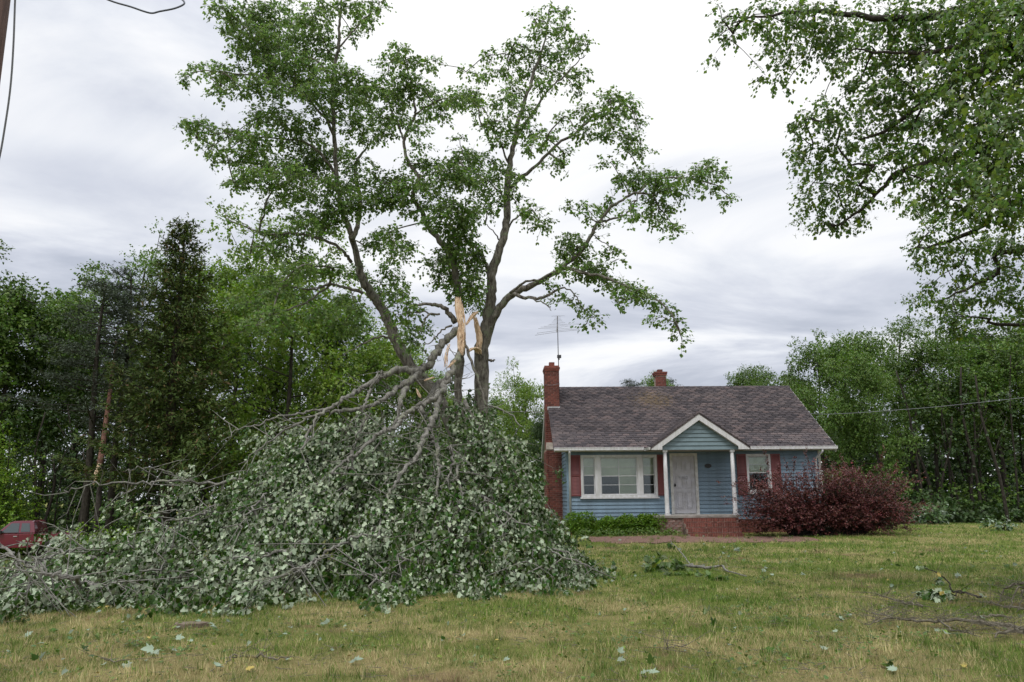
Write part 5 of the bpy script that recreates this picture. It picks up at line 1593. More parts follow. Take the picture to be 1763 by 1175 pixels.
PROTO = {
 'a': broadleaf_mesh(1, 11, 3.2, .40, 24000, .145, 'leaf_mid'),
 'b': broadleaf_mesh(2, 11, 3.0, .45, 21000, .145, 'leaf_mid', nl=11),
 'c': broadleaf_mesh(3, 11, 3.4, .22, 24000, .145, 'leaf_dark'),
 'y': broadleaf_mesh(4, 10, 3.6, .18, 30000, .125, 'leaf_yellow', nl=12),
 'g': broadleaf_mesh(8, 10, 3.3, .16, 30000, .125, 'leaf_mid', nl=12),
 't': broadleaf_mesh(5, 13, 3.0, .45, 12000, .105, 'leaf_mid', nl=9),
 'f': broadleaf_mesh(6, 11, 3.4, .25, 5500, .22, 'leaf_dark'),
 'p': pine_mesh(7, n=13000),
 's': spruce_mesh(9, 12, 3.15, 40000, ls=.19, hb=.2),
 'q': spruce_mesh(10, 12, 2.6, 11000, hb=.2),
}
PH = dict(a=10.6, b=10.6, c=10.6, y=9.8, g=9.8, t=12.4, f=10.6, p=13.0, s=12.0, q=12.0)
KINDN = dict(a='broadleaf_tree', b='broadleaf_tree', c='broadleaf_tree', y='broadleaf_tree', g='broadleaf_tree', t='broadleaf_tree', f='broadleaf_tree', p='pine_tree', s='spruce_tree', q='cedar_tree')
TREES = [
 # px, top py, distance, kind, width factor, label
 (-70, 500, 44, 'a', 1.0, 'broadleaf tree half outside the left edge of the picture behind the pickup'),
 (22, 508, 45, 'a', 1.0, 'round-topped green tree at far left above the maroon pickup'),
 (95, 512, 48, 'b', 1.0, 'broadleaf tree with bright upper leaves between the far-left tree and the pines'),
 (150, 560, 54, 'c', 1.0, 'dark broadleaf tree low behind the first pine'),
 (182, 488, 37, 'p', 1.25, 'grey-green pine with flat ragged boughs left of the tall spruce'),
 (226, 474, 38.5, 'p', 1.1, 'second, slightly taller pine crowding the left side of the spruce'),
 (252, 428, 54, 't', .9, 'tall pale thin-leaved tree peering over the pines left of the spruce'),
 (318, 384, 34, 's', 1.0, 'tall dark brown-green spruce standing alone in front of the wood'),
 (370, 520, 50, 'c', 1.1, 'dark tree close behind the right side of the tall spruce'),
 (425, 462, 43, 'y', .85, 'yellow-green tree with drooping boughs right of the tall spruce'),
 (515, 480, 38, 'y', .95, 'bright yellow-green tree behind the left leader of the broken maple'),
 (480, 560, 44, 'q', 1.0, 'blackish conifer glimpsed under the yellow-green boughs'),
 (575, 560, 42, 'q', .8, 'dark conifer low behind the top of the leaf pile'),
 (600, 530, 42, 'g', .9, 'mid green tree behind the stubs of broken maple branches'),
 (665, 590, 44, 'y', .8, 'light green tree seen beneath the torn fork of the maple'),
 (735, 640, 46, 'g', .8, 'green tree seen between the two trunks of the broken maple'),
 (780, 680, 50, 'y', .7, 'small bright tree right behind the second maple trunk'),
 (858, 690, 52, 'g', .7, 'low round tree directly right of the main maple trunk'),
 (905, 658, 48, 'y', .75, 'bright green rounded tree just left of the brick chimney'),
 (935, 720, 44, 'c', .7, 'dark tree tucked behind the left wall of the house'),
 (1083, 656, 85, 'p', 1.0, 'distant pine tip showing over the roof ridge'),
 (1123, 650, 80, 'g', .6, 'distant green treetop beside the rear chimney'),
 (1158, 657, 88, 'p', .8, 'faint distant pine tip right of the rear chimney'),
 (1278, 640, 78, 'g', .8, 'distant green treetop above the right half of the ridge'),
 (1356, 652, 70, 'b', .8, 'small treetop peeping past the right end of the ridge'),
 (1405, 600, 46, 'b', .8, 'slim leafy tree rising just right of the house roof'),
 (1445, 586, 42, 'g', .85, 'full green tree right of the roof with a pointed crown'),
 (1500, 640, 40, 'g', .8, 'green tree filling the gap behind the burgundy shrub'),
 (1545, 548, 48, 't', 1.0, 'tallest thin-crowned tree of the right-hand wood'),
 (1590, 600, 43, 'b', 1.0, 'green tree with bare lower trunk near the middle of the right-hand wood'),
 (1640, 585, 46, 'a', 1.0, 'broad tree standing under the overhanging boughs'),
 (1700, 590, 42, 'b', 1.05, 'leafy tree with twin-looking bare stems near the right edge'),
 (1765, 570, 44, 'a', 1.1, 'broadleaf tree cut by the right edge of the picture'),
 (1830, 560, 42, 'b', 1.0, 'broadleaf tree just beyond the right edge of the picture'),
]
made = set()
for i, (px, py, D, k, wf, lab) in enumerate(TREES):
    p = at(px, py, D)
    gz_ = float(terrain(p[0], p[1]))
    s = (p[2] - gz_) / PH[k]
    root = empty(KINDN[k], (p[0], p[1], gz_), random.uniform(0, 6.28), label=lab, cat='tree', group='trees of the wood around the house' if k != 's' else None)
    sx = s * wf if wf * s > .45 else .45
    root.scale = (max(sx, s * wf), max(sx, s * wf), s)
    link('trunk', PROTO[k][0], root); tag(link('crown', PROTO[k][1], root), kind='stuff')

# bare stems inside the wood edge
def bare_stems(px0, px1, n, D0, D1, lab):
    ORD = ['first', 'second', 'third', 'fourth', 'fifth', 'sixth', 'seventh', 'eighth', 'ninth', 'tenth', 'eleventh', 'twelfth', 'thirteenth', 'fourteenth', 'fifteenth']
    for i in range(n):
        x = px0 + (px1 - px0) * (i + .5) / n + random.uniform(-6, 6)
        D = random.uniform(D0, D1)
        b = at(x, 880, D); b[2] = float(terrain(b[0], b[1]))
        h = random.uniform(5, 8.5); r = random.uniform(.05, .11)
        root = empty('young_tree', tuple(b), 0, label=lab % ORD[i], cat='tree', group='bare lower stems in the ' + ('left' if px0 < 800 else 'right') + '-hand wood')
        mb = MB()
        lx, ly = random.uniform(-.8, .8), random.uniform(-.4, .4)
        pts = smooth_path([np.array([0, 0, -.6]), np.array([lx * .2 + random.uniform(-.2, .2), 0, h * .3]), np.array([lx * .6 + random.uniform(-.35, .35), ly * .5, h * .7]), np.array([lx, ly, h])], 3)
        mb.tube(pts, list(np.linspace(r, r * .45, len(pts))), 6)
        for k in range(3):
            q = pts[int(len(pts) * random.uniform(.4, .9))]
            mb.tube([q, q + np.array([random.uniform(-1.2, 1.2), random.uniform(-.5, .5), random.uniform(.6, 1.8)])], [r * .35, .015], 4)
        mb.build('trunk', M['bark_dark'], root)
        rg = np.random.default_rng(100 + i + int(px0))
        cc = np.array([lx * .8, ly * .8, h * .8]) + rg.normal(0, 1, (60, 3)) * np.array([1.0, .8, 1.3])
        P, T, Nn, S, _ = sprays(cc, 6, .35, .15, droop=.4, rng=rg)
        tag(link('crown', leaves_mesh('crown', P, T, Nn, S, T_QUAD, M['leaf_dark']), root), kind='stuff')

bare_stems(-20, 260, 13, 40, 50, 'slender dark stem in the shaded left-hand wood, %s from the left edge')
bare_stems(1570, 1790, 15, 36, 46, 'slender dark stem in the shaded right-hand wood, %s counted from the house side')

# storm-snapped leaning pine with raw broken end
lp = on_ground(160, 905)
lpb = at(163, 838, 35.0)
root = empty('snapped_tree', tuple(lpb), label='leaning reddish snapped trunk with raw orange broken end left of the spruce', cat='tree')
o3 = lpb
mb = MB(); a = at(172, 800, 35) - o3; pts = smooth_path([a, at(178, 760, 35.8) - o3, at(186, 700, 37) - o3, at(196, 630, 38.5) - o3, at(200, 590, 39.5) - o3], 3)
mb.tube(pts, list(np.linspace(.13, .07, len(pts))), 7); mb.build('trunk', M['bark_red'], root)
mb = MB(); mb.tube(smooth_path([at(161, 836, 35) - o3, at(164, 825, 35) - o3, at(168, 812, 35) - o3, a + np.array([0, 0, .05])], 3), [.03, .05, .07, .10, .09, .12, .11, .10, .10, .1][:10], 6); mb.build('torn_wood', M['torn'], root)
mb = MB(); st = at(172, 838, 35.4) - o3; st0 = st.copy(); st0[2] = float(terrain(lpb[0], lpb[1])) - o3[2] - .2
mb.tube([st0, st], [.16, .11], 8); mb.build('stump', M['bark_dark'], root)

# far mass of the wood (reads as one) and the undergrowth along its foot
def mass(name, label, boxes, n, ls, mat, seed, kind='stuff', tmx=T_QUAD):
    rg = np.random.default_rng(seed)
    cs = []
    tot = sum(b[-1] for b in boxes)
    for (x0, x1, D0, D1, z0, z1, w) in boxes:
        k = int(n * w / tot)
        px = rg.uniform(x0, x1, k); D = rg.uniform(D0, D1, k)
        X = (px - W / 2) / FPX * D
        g = terrain(X, D)
        lump = .75 + .25 * np.sin(X * .8 + D * .3) + .12 * np.sin(X * 2.3)
        z = g + z0 + (z1 - z0) * lump * rg.random(k) ** .9
        cs.append(np.stack([X, D, z], 1))
    cs = np.concatenate(cs)
    P, T, Nn, S, _ = sprays(cs, 6, ls * 2.2, ls, droop=.4, rng=rg)
    return tag(link(name, leaves_mesh(name, P, T, Nn, S, tmx, M[mat])), label, None, None, kind)

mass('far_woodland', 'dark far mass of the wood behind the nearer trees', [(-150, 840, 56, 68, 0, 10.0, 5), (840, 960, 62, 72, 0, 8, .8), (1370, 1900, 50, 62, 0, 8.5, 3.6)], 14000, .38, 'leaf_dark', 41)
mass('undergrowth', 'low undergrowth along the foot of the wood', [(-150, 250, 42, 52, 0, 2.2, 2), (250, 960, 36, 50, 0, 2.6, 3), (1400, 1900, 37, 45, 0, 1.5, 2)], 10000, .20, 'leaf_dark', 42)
mass('undergrowth', 'brighter saplings and brush at the edge of the wood', [(-150, 250, 42, 52, .5, 4, 2), (200, 700, 38, 48, .3, 3.0, 2), (1440, 1900, 38, 44, .2, 3.2, 2)], 3200, .14, 'leaf_mid', 43)


# ================================================================ SHRUBS
def shrub(name, label, c, r, n, ls, mat, seed, tm, flat=.8, droop=.2, shell=.5, lumps=9, cat='shrub', spray=.2, nper=6, stems=True):
    rg = np.random.default_rng(seed)
    root = empty(name, (c[0], c[1], float(terrain(c[0], c[1]))), label=label, cat=cat)
    L0 = []
    for i in range(lumps):
        u = rg.uniform(-1, 1, 3) * np.array([.62, .5, .35]); L0.append((u * np.array(r) + np.array([0, 0, r[2] * .55 + rg.uniform(-.05, .12) * r[2]]), rg.uniform(.42, .62)))
    cs = []; us = []
    for cc, k in L0:
        m = n // nper // lumps
        u = unit(rg.normal(0, 1, (m, 3)))
        cs.append(cc + u * np.array(r) * np.array([.62, .62, .6]) * k * 1.25 * (rg.random((m, 1)) ** shell)); us.append(u)
    cs = np.concatenate(cs); us = np.concatenate(us)
    cs[:, 2] = np.abs(cs[:, 2]) + .04
    P, T, Nn, S, (ta, tb) = sprays(cs, nper, spray, ls, droop=droop, outward=us, rng=rg, spread=1.2)
    P[:, 2] = np.abs(P[:, 2]) + .01
    tag(link('foliage', leaves_mesh('foliage', P, T, Nn, S, tm, M[mat]), root), kind='stuff')
    if stems:
        mb = MB()
        for cc, k in L0: mb.tube(smooth_path([np.array([rg.uniform(-.15, .15), rg.uniform(-.1, .1), -.05]), cc * np.array([.5, .5, .55]), cc], 2), [.03, .02, .02, .012, .01], 5)
        mb.build('stems', M['bark_dark'], root)
    return root

# clipped hedge: four low evergreen mounds under the big window
for i, (hx, w, hh, lab) in enumerate([(2.25, .46, .50, 'low clipped evergreen mound at the left end below the picture window, beside the downspout'), (3.02, .48, .46, 'low clipped evergreen mound, second from the left below the picture window'), (3.75, .46, .46, 'low clipped evergreen mound, third from the left below the picture window'), (4.32, .42, .48, 'low clipped evergreen mound touching the porch brickwork')]):
    o = shrub('hedge_bush', lab, (hx, 26.35), (w * 1.3, .5, hh), 12000, .045, 'leaf_box', 200 + i, T_QUAD, lumps=12, spray=.07, shell=.28, cat='bush')
    o['group'] = 'clipped hedge bushes below the window'
# weedy ground cover in the bed
rg = np.random.default_rng(5)
cc = np.stack([rg.uniform(1.9, 5.2, 260), rg.uniform(25.0, 25.9, 260), np.zeros(260)], 1); cc[:, 2] = terrain(cc[:, 0], cc[:, 1]) + rg.uniform(.03, .22, 260)
P, T, Nn, S, _ = sprays(cc, 7, .12, .06, droop=.2, rng=rg)
tag(link('bed_weeds', leaves_mesh('bed_weeds', P, T, Nn, S, T_LOW, M['leaf_mid'])), 'tangle of low weeds in the bed before the hedge', kind='stuff')
cc = np.stack([rg.uniform(.9, 2.0, 160), rg.uniform(26.0, 27.0, 160), np.zeros(160)], 1); cc[:, 2] = terrain(cc[:, 0], cc[:, 1]) + rg.uniform(.05, .5, 160)
P, T, Nn, S, _ = sprays(cc, 7, .2, .07, droop=.1, rng=rg)
tag(link('bed_weeds', leaves_mesh('bed_weeds', P, T + np.array([0, 0, 1.4]), Nn, S, T_NEEDLE, M['leaf_mid'])), 'tall grassy weeds at the foot of the brick chimney', kind='stuff')

# big burgundy shrub: arching feathery boughs
def red_shrub():
    rg = np.random.default_rng(77)
    c = np.array([9.65, 25.2, float(terrain(9.65, 25.2))])
    root = empty('burgundy_shrub', tuple(c), label='large feathery burgundy-leaved shrub covering the right end of the house front', cat='shrub')
    mb = MB(); cs = []; us = []
    for i in range(470):
        bx = rg.uniform(-2.35, 2.25)
        az = rg.uniform(0, 6.28)
        tip = np.array([bx * 1.02 + math.cos(az) * rg.uniform(.2, .8), math.sin(az) * rg.uniform(.2, 1.2), rg.uniform(.35, 2.1) * (1 - .18 * abs(bx / 2.4) ** 2)])
        if rg.random() < .25: tip = np.array([rg.uniform(-2.5, 2.7), rg.uniform(-1.0, .8), rg.uniform(.1, .9)])
        base = np.array([bx * .45, rg.uniform(-.3, .3), -.05])
        mid = (base + tip) / 2 + np.array([0, 0, .25])
        pth = smooth_path([base, mid, tip], 4)
        mb.tube(pth, list(np.linspace(.02, .004, len(pth))), 4, cap=False)
        d = unit(tip - mid)
        for k in range(20):
            t = rg.uniform(.35, 1.05)
            q = base + (tip - base) * t + np.array([0, 0, .25 * math.sin(math.pi * t)]) + rg.normal(0, .13, 3) * np.array([1.3, 1, .6])
            cs.append(q); us.append(d + rg.normal(0, .4, 3) * np.array([1.2, 1, .3]))
    # a few long whips above the outline
    for i in range(14):
        x = rg.uniform(-2.3, 2.7) if i else -.85
        z0 = 1.75; L = rg.uniform(.25, .6) if i > 3 else .85
        lean = rg.uniform(-.3, .45)
        a = np.array([x, rg.uniform(-.5, .4), z0]); b = a + np.array([lean * L, 0, L])
        mb.tube([a - np.array([0, 0, .8]), a, b], [.008, .006, .002], 3, cap=False)
        for k in range(9): cs.append(a + (b - a) * rg.random()); us.append(b - a)
    cs = np.array(cs); us = np.array(us)
    cs[:, 2] = np.maximum(cs[:, 2], .05)
    P, T, Nn, S, _ = sprays(cs, 9, .17, .052, droop=.15, outward=us, rng=rg, spread=1.6)
    P[:, 2] = np.maximum(P[:, 2], .02)
    tag(link('foliage', leaves_mesh('foliage', P, T, Nn, S, T_QUAD, M['leaf_red']), root), kind='stuff')
    mb.build('stems', M['bark_dark'], root)
red_shrub()
bp_ = at(35, 900, 35)
o = shrub('lime_shrub', 'big rounded bright green shrub behind the maroon pickup at the left edge', (-26.2, 40.8), (3.4, 2.0, 5.0), 26000, .12, 'leaf_shrub', 301, T_QUAD, lumps=14, spray=.3, shell=.3)
ps = on_ground(1624, 904)
shrub('pale_shrub', 'small pale-leaved bush against the dark wood at the right', (ps[0], ps[1] + .4), (1.0, .6, .55), 900, .13, 'leaf_litter', 302, T_LOW, lumps=5, spray=.25)
ps = on_ground(1745, 915)
shrub('pale_shrub', 'low pale weeds at the far right lawn edge', (ps[0], ps[1] + .4), (.8, .4, .25), 350, .10, 'leaf_litter', 303, T_LOW, lumps=4, spray=.2)
q0 = at(215, 880, 30); 
shrub('golden_shrub', 'yellow-green low bush seen through the gap in the leaf pile', (q0[0], 30), (2.0, 1.2, 1.2), 2600, .11, 'leaf_yellow', 304, T_LOW, lumps=7, spray=.25)
ps = on_ground(1532, 912)
shrub('garden_weed', 'green weed growing at the right foot of the burgundy shrub', (ps[0], ps[1]), (.35, .3, .5), 500, .07, 'leaf_mid', 305, T_LOW, lumps=4, spray=.15, cat='plant')


# ================================================================ PICKUP
def pickup():
    c = at(60, 925, 38.0)
    gz_ = float(terrain(c[0], c[1]))
    roofz = at(55, 897, 38.0)[2]
    root = empty('pickup_truck', (c[0] - 1.15, 38.0, roofz - 1.58), R(9), label='maroon extended-cab pickup truck parked at the left edge facing left', cat='pickup truck')
    # local x to the right (rear), front at -x; y away from the viewer
    Wd = 1.62
    def slab(name, pts, y0, y1, mat, parent=root, bev=.02):
        m = MB(); m.prism(pts, y0, y1); return m.build(name, mat, parent, bevel=bev)
    body = [(-2.25, .45), (-2.28, .62), (-2.2, .86), (-1.0, .98), (1.05, 1.0), (1.05, .42), (.9, .36), (-1.0, .34), (-1.12, .58), (-1.35, .70), (-1.62, .70), (-1.85, .58), (-1.97, .40)]
    slab('body', body[::-1], 0, Wd, M['truck'])
    cab = [(-.62, 1.0), (-.12, 1.50), (.05, 1.57), (.78, 1.58), (.90, 1.54), (1.04, 1.02)]
    m = MB()
    n = len(cab)
    V = [(x, .02 + (.13 if z > 1.2 else 0), z) for x, z in cab] + [(x, Wd - .02 - (.13 if z > 1.2 else 0), z) for x, z in cab]
    cabr = list(range(n))[::-1]
    f = [tuple(cabr[::-1])[::-1], tuple(i + n for i in range(n))] + [(i, (i + 1) % n, (i + 1) % n + n, i + n) for i in range(n)]
    m.add(V, f); m.build('cab', M['truck'], root, bevel=.02)
    def glass(name, pts, parent=root):
        m = MB(); k = len(pts)
        V = [(x, .012 + .13 * max(0, (z - 1.02) / .48) - .0, z) for x, z in pts]
        V2 = [(x, y + .03, z) for x, y, z in V]
        m.add([(x, y - .012, z) for x, y, z in V] + V2, [tuple(range(k)), tuple(range(2 * k - 1, k - 1, -1))] + [(i, i + k, (i + 1) % k + k, (i + 1) % k) for i in range(k)])
        return m.build(name, M['tinted'], parent)
    glass('door_window', [(-.42, 1.05), (.33, 1.05), (.30, 1.47), (-.04, 1.47)])
    glass('rear_window', [(.42, 1.08), (.82, 1.08), (.74, 1.46), (.40, 1.47)])
    m = MB(); m.hexa([(-.66, .12, 1.02), (-.60, .12, 1.00), (-.60, Wd - .12, 1.00), (-.66, Wd - .12, 1.02)], [(-.16, .2, 1.50), (-.12, .2, 1.48), (-.12, Wd - .2, 1.48), (-.16, Wd - .2, 1.50)]); m.build('windscreen', M['tinted'], root)
    # bed
    b = empty('bed', (0, 0, 0)); b.parent = root
    side = [(1.08, .42), (1.35, .42), (1.44, .62), (1.66, .74), (1.92, .74), (2.12, .62), (2.2, .45), (2.72, .48), (2.76, .96), (1.08, 1.0)]
    for y0, y1 in ((0, .07), (Wd - .07, Wd)):
        slab('side_panel', side, y0, y1, M['truck'], b)
    m = MB(); m.box(1.09, 2.70, .075, Wd - .075, .56, .60); m.box(1.085, 1.12, .075, Wd - .075, .605, .99); m.build('floor', M['black'], b)
    m = MB(); m.box(1.1, 2.7, -.012, .08, 1.003, 1.02); m.build('rail_cap', M['black'], b)
    m = MB(); m.box(2.70, 2.76, .075, Wd - .075, .5, .96); m.build('tailgate', M['truck'], root)
    m = MB(); m.box(2.78, 2.88, 0, Wd, .42, .54); m.build('bumper', M['alu'], root)
    m = MB(); m.box(-2.36, -2.26, 0, Wd, .40, .56); m.build('bumper', M['alu'], root)
    # door seam, trim stripe, handle, mirror, lamp
    m = MB(); m.box(-.60, -.59, -.006, .004, .42, .98); m.box(.35, .36, -.006, .004, .42, 1.0); m.box(1.055, 1.075, -.004, .05, .4, .99); m.build('door_seam', M['black'], root)
    m = MB(); m.box(-1.0, 1.04, -.014, .004, .53, .56); m.build('trim_strip', M['truck'], root)
    m = MB(); m.box(.14, .30, -.03, .002, .86, .895); m.build('door_handle', M['alu'], root)
    m = MB(); m.box(-.50, -.34, -.17, -.05, 1.0, 1.14); m.box(-.44, -.40, -.049, .02, 1.02, 1.06); m.build('wing_mirror', M['black'], root)
    m = MB(); m.box(-2.29, -2.2, .04, .35, .66, .80); m.build('headlight', M['alu'], root)
    for wx in (-1.49, 1.79):
        for wy in (.0, Wd - .2):
            w = empty('wheel', (0, 0, 0)); w.parent = root
            m = MB(); m.tube([(wx, wy - .01, .34), (wx, wy + .02, .34), (wx, wy + .18, .34), (wx, wy + .21, .34)], [.30, .335, .335, .30], 24); m.build('tyre', M['tyre'], w)
            m = MB(); m.tube([(wx, wy - .025, .34), (wx, wy + .0, .34)], [.17, .2], 16); m.build('rim', M['alu'], w)
    return root
pickup()


# ================================================================ UTILITY POLE AND CABLES
pa, pb = at(-14, 0, 6.0), at(-29, 110, 6.0)
d_ = (pa - pb) / (pa - pb)[2]
base = pb - d_ * (pb[2]); base[2] = -.2
root = empty('utility_pole', (base[0], base[1], 0), label='weathered brown utility pole slanting past the top left corner', cat='pole')
m = MB(); topp = pb + d_ * (9 - pb[2])
m.tube([base - np.array([base[0], base[1], 0]), (base + topp) / 2 - np.array([base[0], base[1], 0]), topp - np.array([base[0], base[1], 0])], [.155, .135, .115], 20)
m.build('post', M['pole'], root)
m = MB(); q = topp - np.array([base[0], base[1], 0]); m.box(q[0] - 1.0, q[0] + 1.0, q[1] - .19, q[1] - .1, q[2] - .5, q[2] - .38); m.build('crossarm', M['pole'], root)

def cable(name, label, pts, Ds, r, mat, k=5, cat='cable'):
    w = [at(x, y, D) for (x, y), D in zip(pts, np.interp(np.linspace(0, 1, len(pts)), np.linspace(0, 1, len(Ds)), Ds))]
    m = MB(); m.tube(smooth_path(w, k), r, 6)
    return m.build(name, mat, None, label=label, cat=cat)
cable('cable', 'slack grey cable hanging beside the pole at the top left', [(30, -120), (28, -40), (26, 0), (23, 80), (18, 150), (9, 215), (-3, 280), (-25, 350)], [6.2, 6.6], .008, M['cable_pale'])
cable('cable', 'dark drooping cable loop at the top edge left of the maple', [(120, -30), (186, 0), (225, 12), (248, 20), (262, 23), (275, 20), (300, 15), (316, 8), (316, 2), (305, -10), (280, -60)], [11, 11.4], .014, M['cable'])
cable('cable', 'thin service cable crossing in front of the right-hand wood', [(1345, 705), (1405, 713), (1460, 712), (1520, 708), (1600, 702), (1680, 694), (1763, 685), (1850, 676)], [31.2, 29], .009, M['cable_pale'])
m = MB(); 


# ================================================================ LAWN: GRASS
def grass(name, label, x0f, x1f, y0, y1, n, h, w, seed, extra=None):
    rg = np.random.default_rng(seed)
    Y = y0 + (y1 - y0) * rg.random(n) ** 1.0
    half = Y * .80 + 2.5
    X = rg.uniform(-1, 1, n) * half
    if extra is not None:
        k = extra(X, Y, rg); X, Y = X[k], Y[k]
    n = len(X)
    Z = terrain(X, Y) - .005
    tall = .75 + .5 * (np.sin(X * 1.7 + 1) * np.sin(Y * 1.3) * .5 + .5) + .35 * (rg.random(n) < .04)
    az = rg.uniform(0, 2 * math.pi, n)
    H_ = h * rg.uniform(.45, 1.15, n) * tall
    lean = rg.uniform(.1, .95, n) * H_
    la = rg.uniform(0, 2 * math.pi, n)
    wv = np.stack([np.cos(az), np.sin(az), np.zeros(n)], 1) * (w * rg.uniform(.5, 1.2, n))[:, None] * .5
    P = np.stack([X, Y, Z], 1)
    tip = P + np.stack([np.cos(la) * lean, np.sin(la) * lean, H_], 1)
    V = np.stack([P - wv, P + wv, tip], 1).reshape(-1, 3)
    me = np_mesh(name, V, np.full(n, 3), np.arange(3 * n), M['blade'])
    return tag(link(name, me), label, kind='stuff')
def keepout(X, Y, rg):
    inpile = (X < 1.6) & (Y > 12.0) & (Y < 17) 
    hs = (X > 1.2) & (X < 11) & (Y > 26.0)
    path = (X > 2.2) & (X < 8.6) & (Y > 23.1) & (Y < 25.1) & (rg.random(len(X)) < .9)
    return ~(hs | path) & ~(inpile & (rg.random(len(X)) < .7))
grass('grass', 'short mixed green and straw lawn grass nearest the camera', 0, 0, 5.2, 9.5, 190000, .052, .0058, 61)
grass('grass', 'short lawn grass in the middle of the yard', 0, 0, 9.5, 16, 190000, .055, .009, 62, keepout)
grass('grass', 'lawn grass running back to the house and the wood', 0, 0, 16, 40, 190000, .065, .02, 63, keepout)
# longer tufts
def tufts(seed, n, y0, y1, h):
    rg = np.random.default_rng(seed)
    Y = rg.uniform(y0, y1, n); X = rg.uniform(-.7, .7, n) * Y
    k = 26
    px = np.repeat(X, k) + rg.normal(0, .035, n * k); py = np.repeat(Y, k) + rg.normal(0, .035, n * k)
    P = np.stack([px, py, terrain(px, py)], 1)
    az = rg.uniform(0, 6.28, n * k); H_ = h * rg.uniform(.5, 1.2, n * k); ln = H_ * rg.uniform(.1, .7, n * k)
    wv = np.stack([np.cos(az + 1.57), np.sin(az + 1.57), np.zeros(n * k)], 1) * .0035
    tip = P + np.stack([np.cos(az) * ln, np.sin(az) * ln, H_], 1)
    V = np.stack([P - wv, P + wv, tip], 1).reshape(-1, 3)
    tag(link('grass_tufts', np_mesh('grass_tufts', V, np.full(n * k, 3), np.arange(3 * n * k), M['blade'])), 'longer tufts standing up from the lawn', kind='stuff')
tufts(71, 420, 6, 13, .11)
tufts(72, 500, 13, 27, .16)

# scattered leaf litter too small or many to count
def litter(seed, n, y0, y1, s, mat, name, label, dens=None):
    rg = np.random.default_rng(seed)
    Y = rg.uniform(y0, y1, n); X = rg.uniform(-.68, .68, n) * Y
    if dens is not None:
        k = dens(X, Y, rg); X, Y = X[k], Y[k]; n = len(X)
    P = np.stack([X, Y, terrain(X, Y) + rg.uniform(.02, .05, n)], 1)
    T = rg.normal(0, 1, (n, 3)) * np.array([1, 1, .3]); Nn = np.array([0, 0, 1.0]) * np.where(rg.random((n, 1)) < .55, -1, 1) + rg.normal(0, .4, (n, 3))
    tag(link(name, leaves_mesh(name, P, T, Nn, s * rg.uniform(.5, 1.1, n), T_MAPLE, M[mat])), label, kind='stuff')
litter(81, 420, 7, 14, .055, 'leaf_litter', 'leaf_litter', 'small green and pale leaves scattered over the near lawn', lambda X, Y, r: (r.random(len(X)) < np.where(X < 0, 1, .35)))
litter(82, 620, 14, 33, .09, 'leaf_litter', 'leaf_litter', 'small pale leaves scattered over the far lawn')
litter(83, 500, 7, 30, .05, 'leaf_yellow', 'leaf_litter', 'tiny yellow-green scraps scattered over the lawn')
litter(84, 60, 6.4, 14, .035, 'petal', 'yellow_flowers', 'tiny yellow flowers dotted through the lawn')

# flat broadleaf weeds and clover growing in clumps through the grass
rg = np.random.default_rng(87)
cl_ = np.stack([rg.uniform(-.66, .66, 230), rg.uniform(6.5, 24, 230)], 1); cl_[:, 0] *= cl_[:, 1]
P = np.repeat(cl_, 34, 0) + rg.normal(0, 1, (230 * 34, 2)) * np.repeat(rg.uniform(.08, .35, 230), 34)[:, None]
P = np.concatenate([P, (terrain(P[:, 0], P[:, 1]) + rg.uniform(.01, .05, len(P)))[:, None]], 1)
tag(link('lawn_weeds', leaves_mesh('lawn_weeds', P, rg.normal(0, 1, P.shape) * np.array([1, 1, .5]), np.array([0, 0, 1.0]) + rg.normal(0, .3, P.shape), rg.uniform(.02, .05, len(P)), T_LOW, M['leaf_mid'])), 'low broadleaf weeds in clumps through the lawn', kind='stuff')
# dead stalks, straw and bark crumbs
n = 5200
Y = rg.uniform(6, 26, n); X = rg.uniform(-.68, .68, n) * Y
a = rg.uniform(0, 6.28, n); ln = rg.uniform(.03, .14, n)
A = np.stack([X, Y, terrain(X, Y) + rg.uniform(.015, .05, n)], 1); B = A + np.stack([np.cos(a) * ln, np.sin(a) * ln, rg.uniform(-.01, .03, n)], 1)
tag(link('lawn_debris', twigs_mesh('lawn_debris', A, B, rg.uniform(.0012, .004, n), M['twig'])), 'twig scraps and straw littering the lawn', kind='stuff')

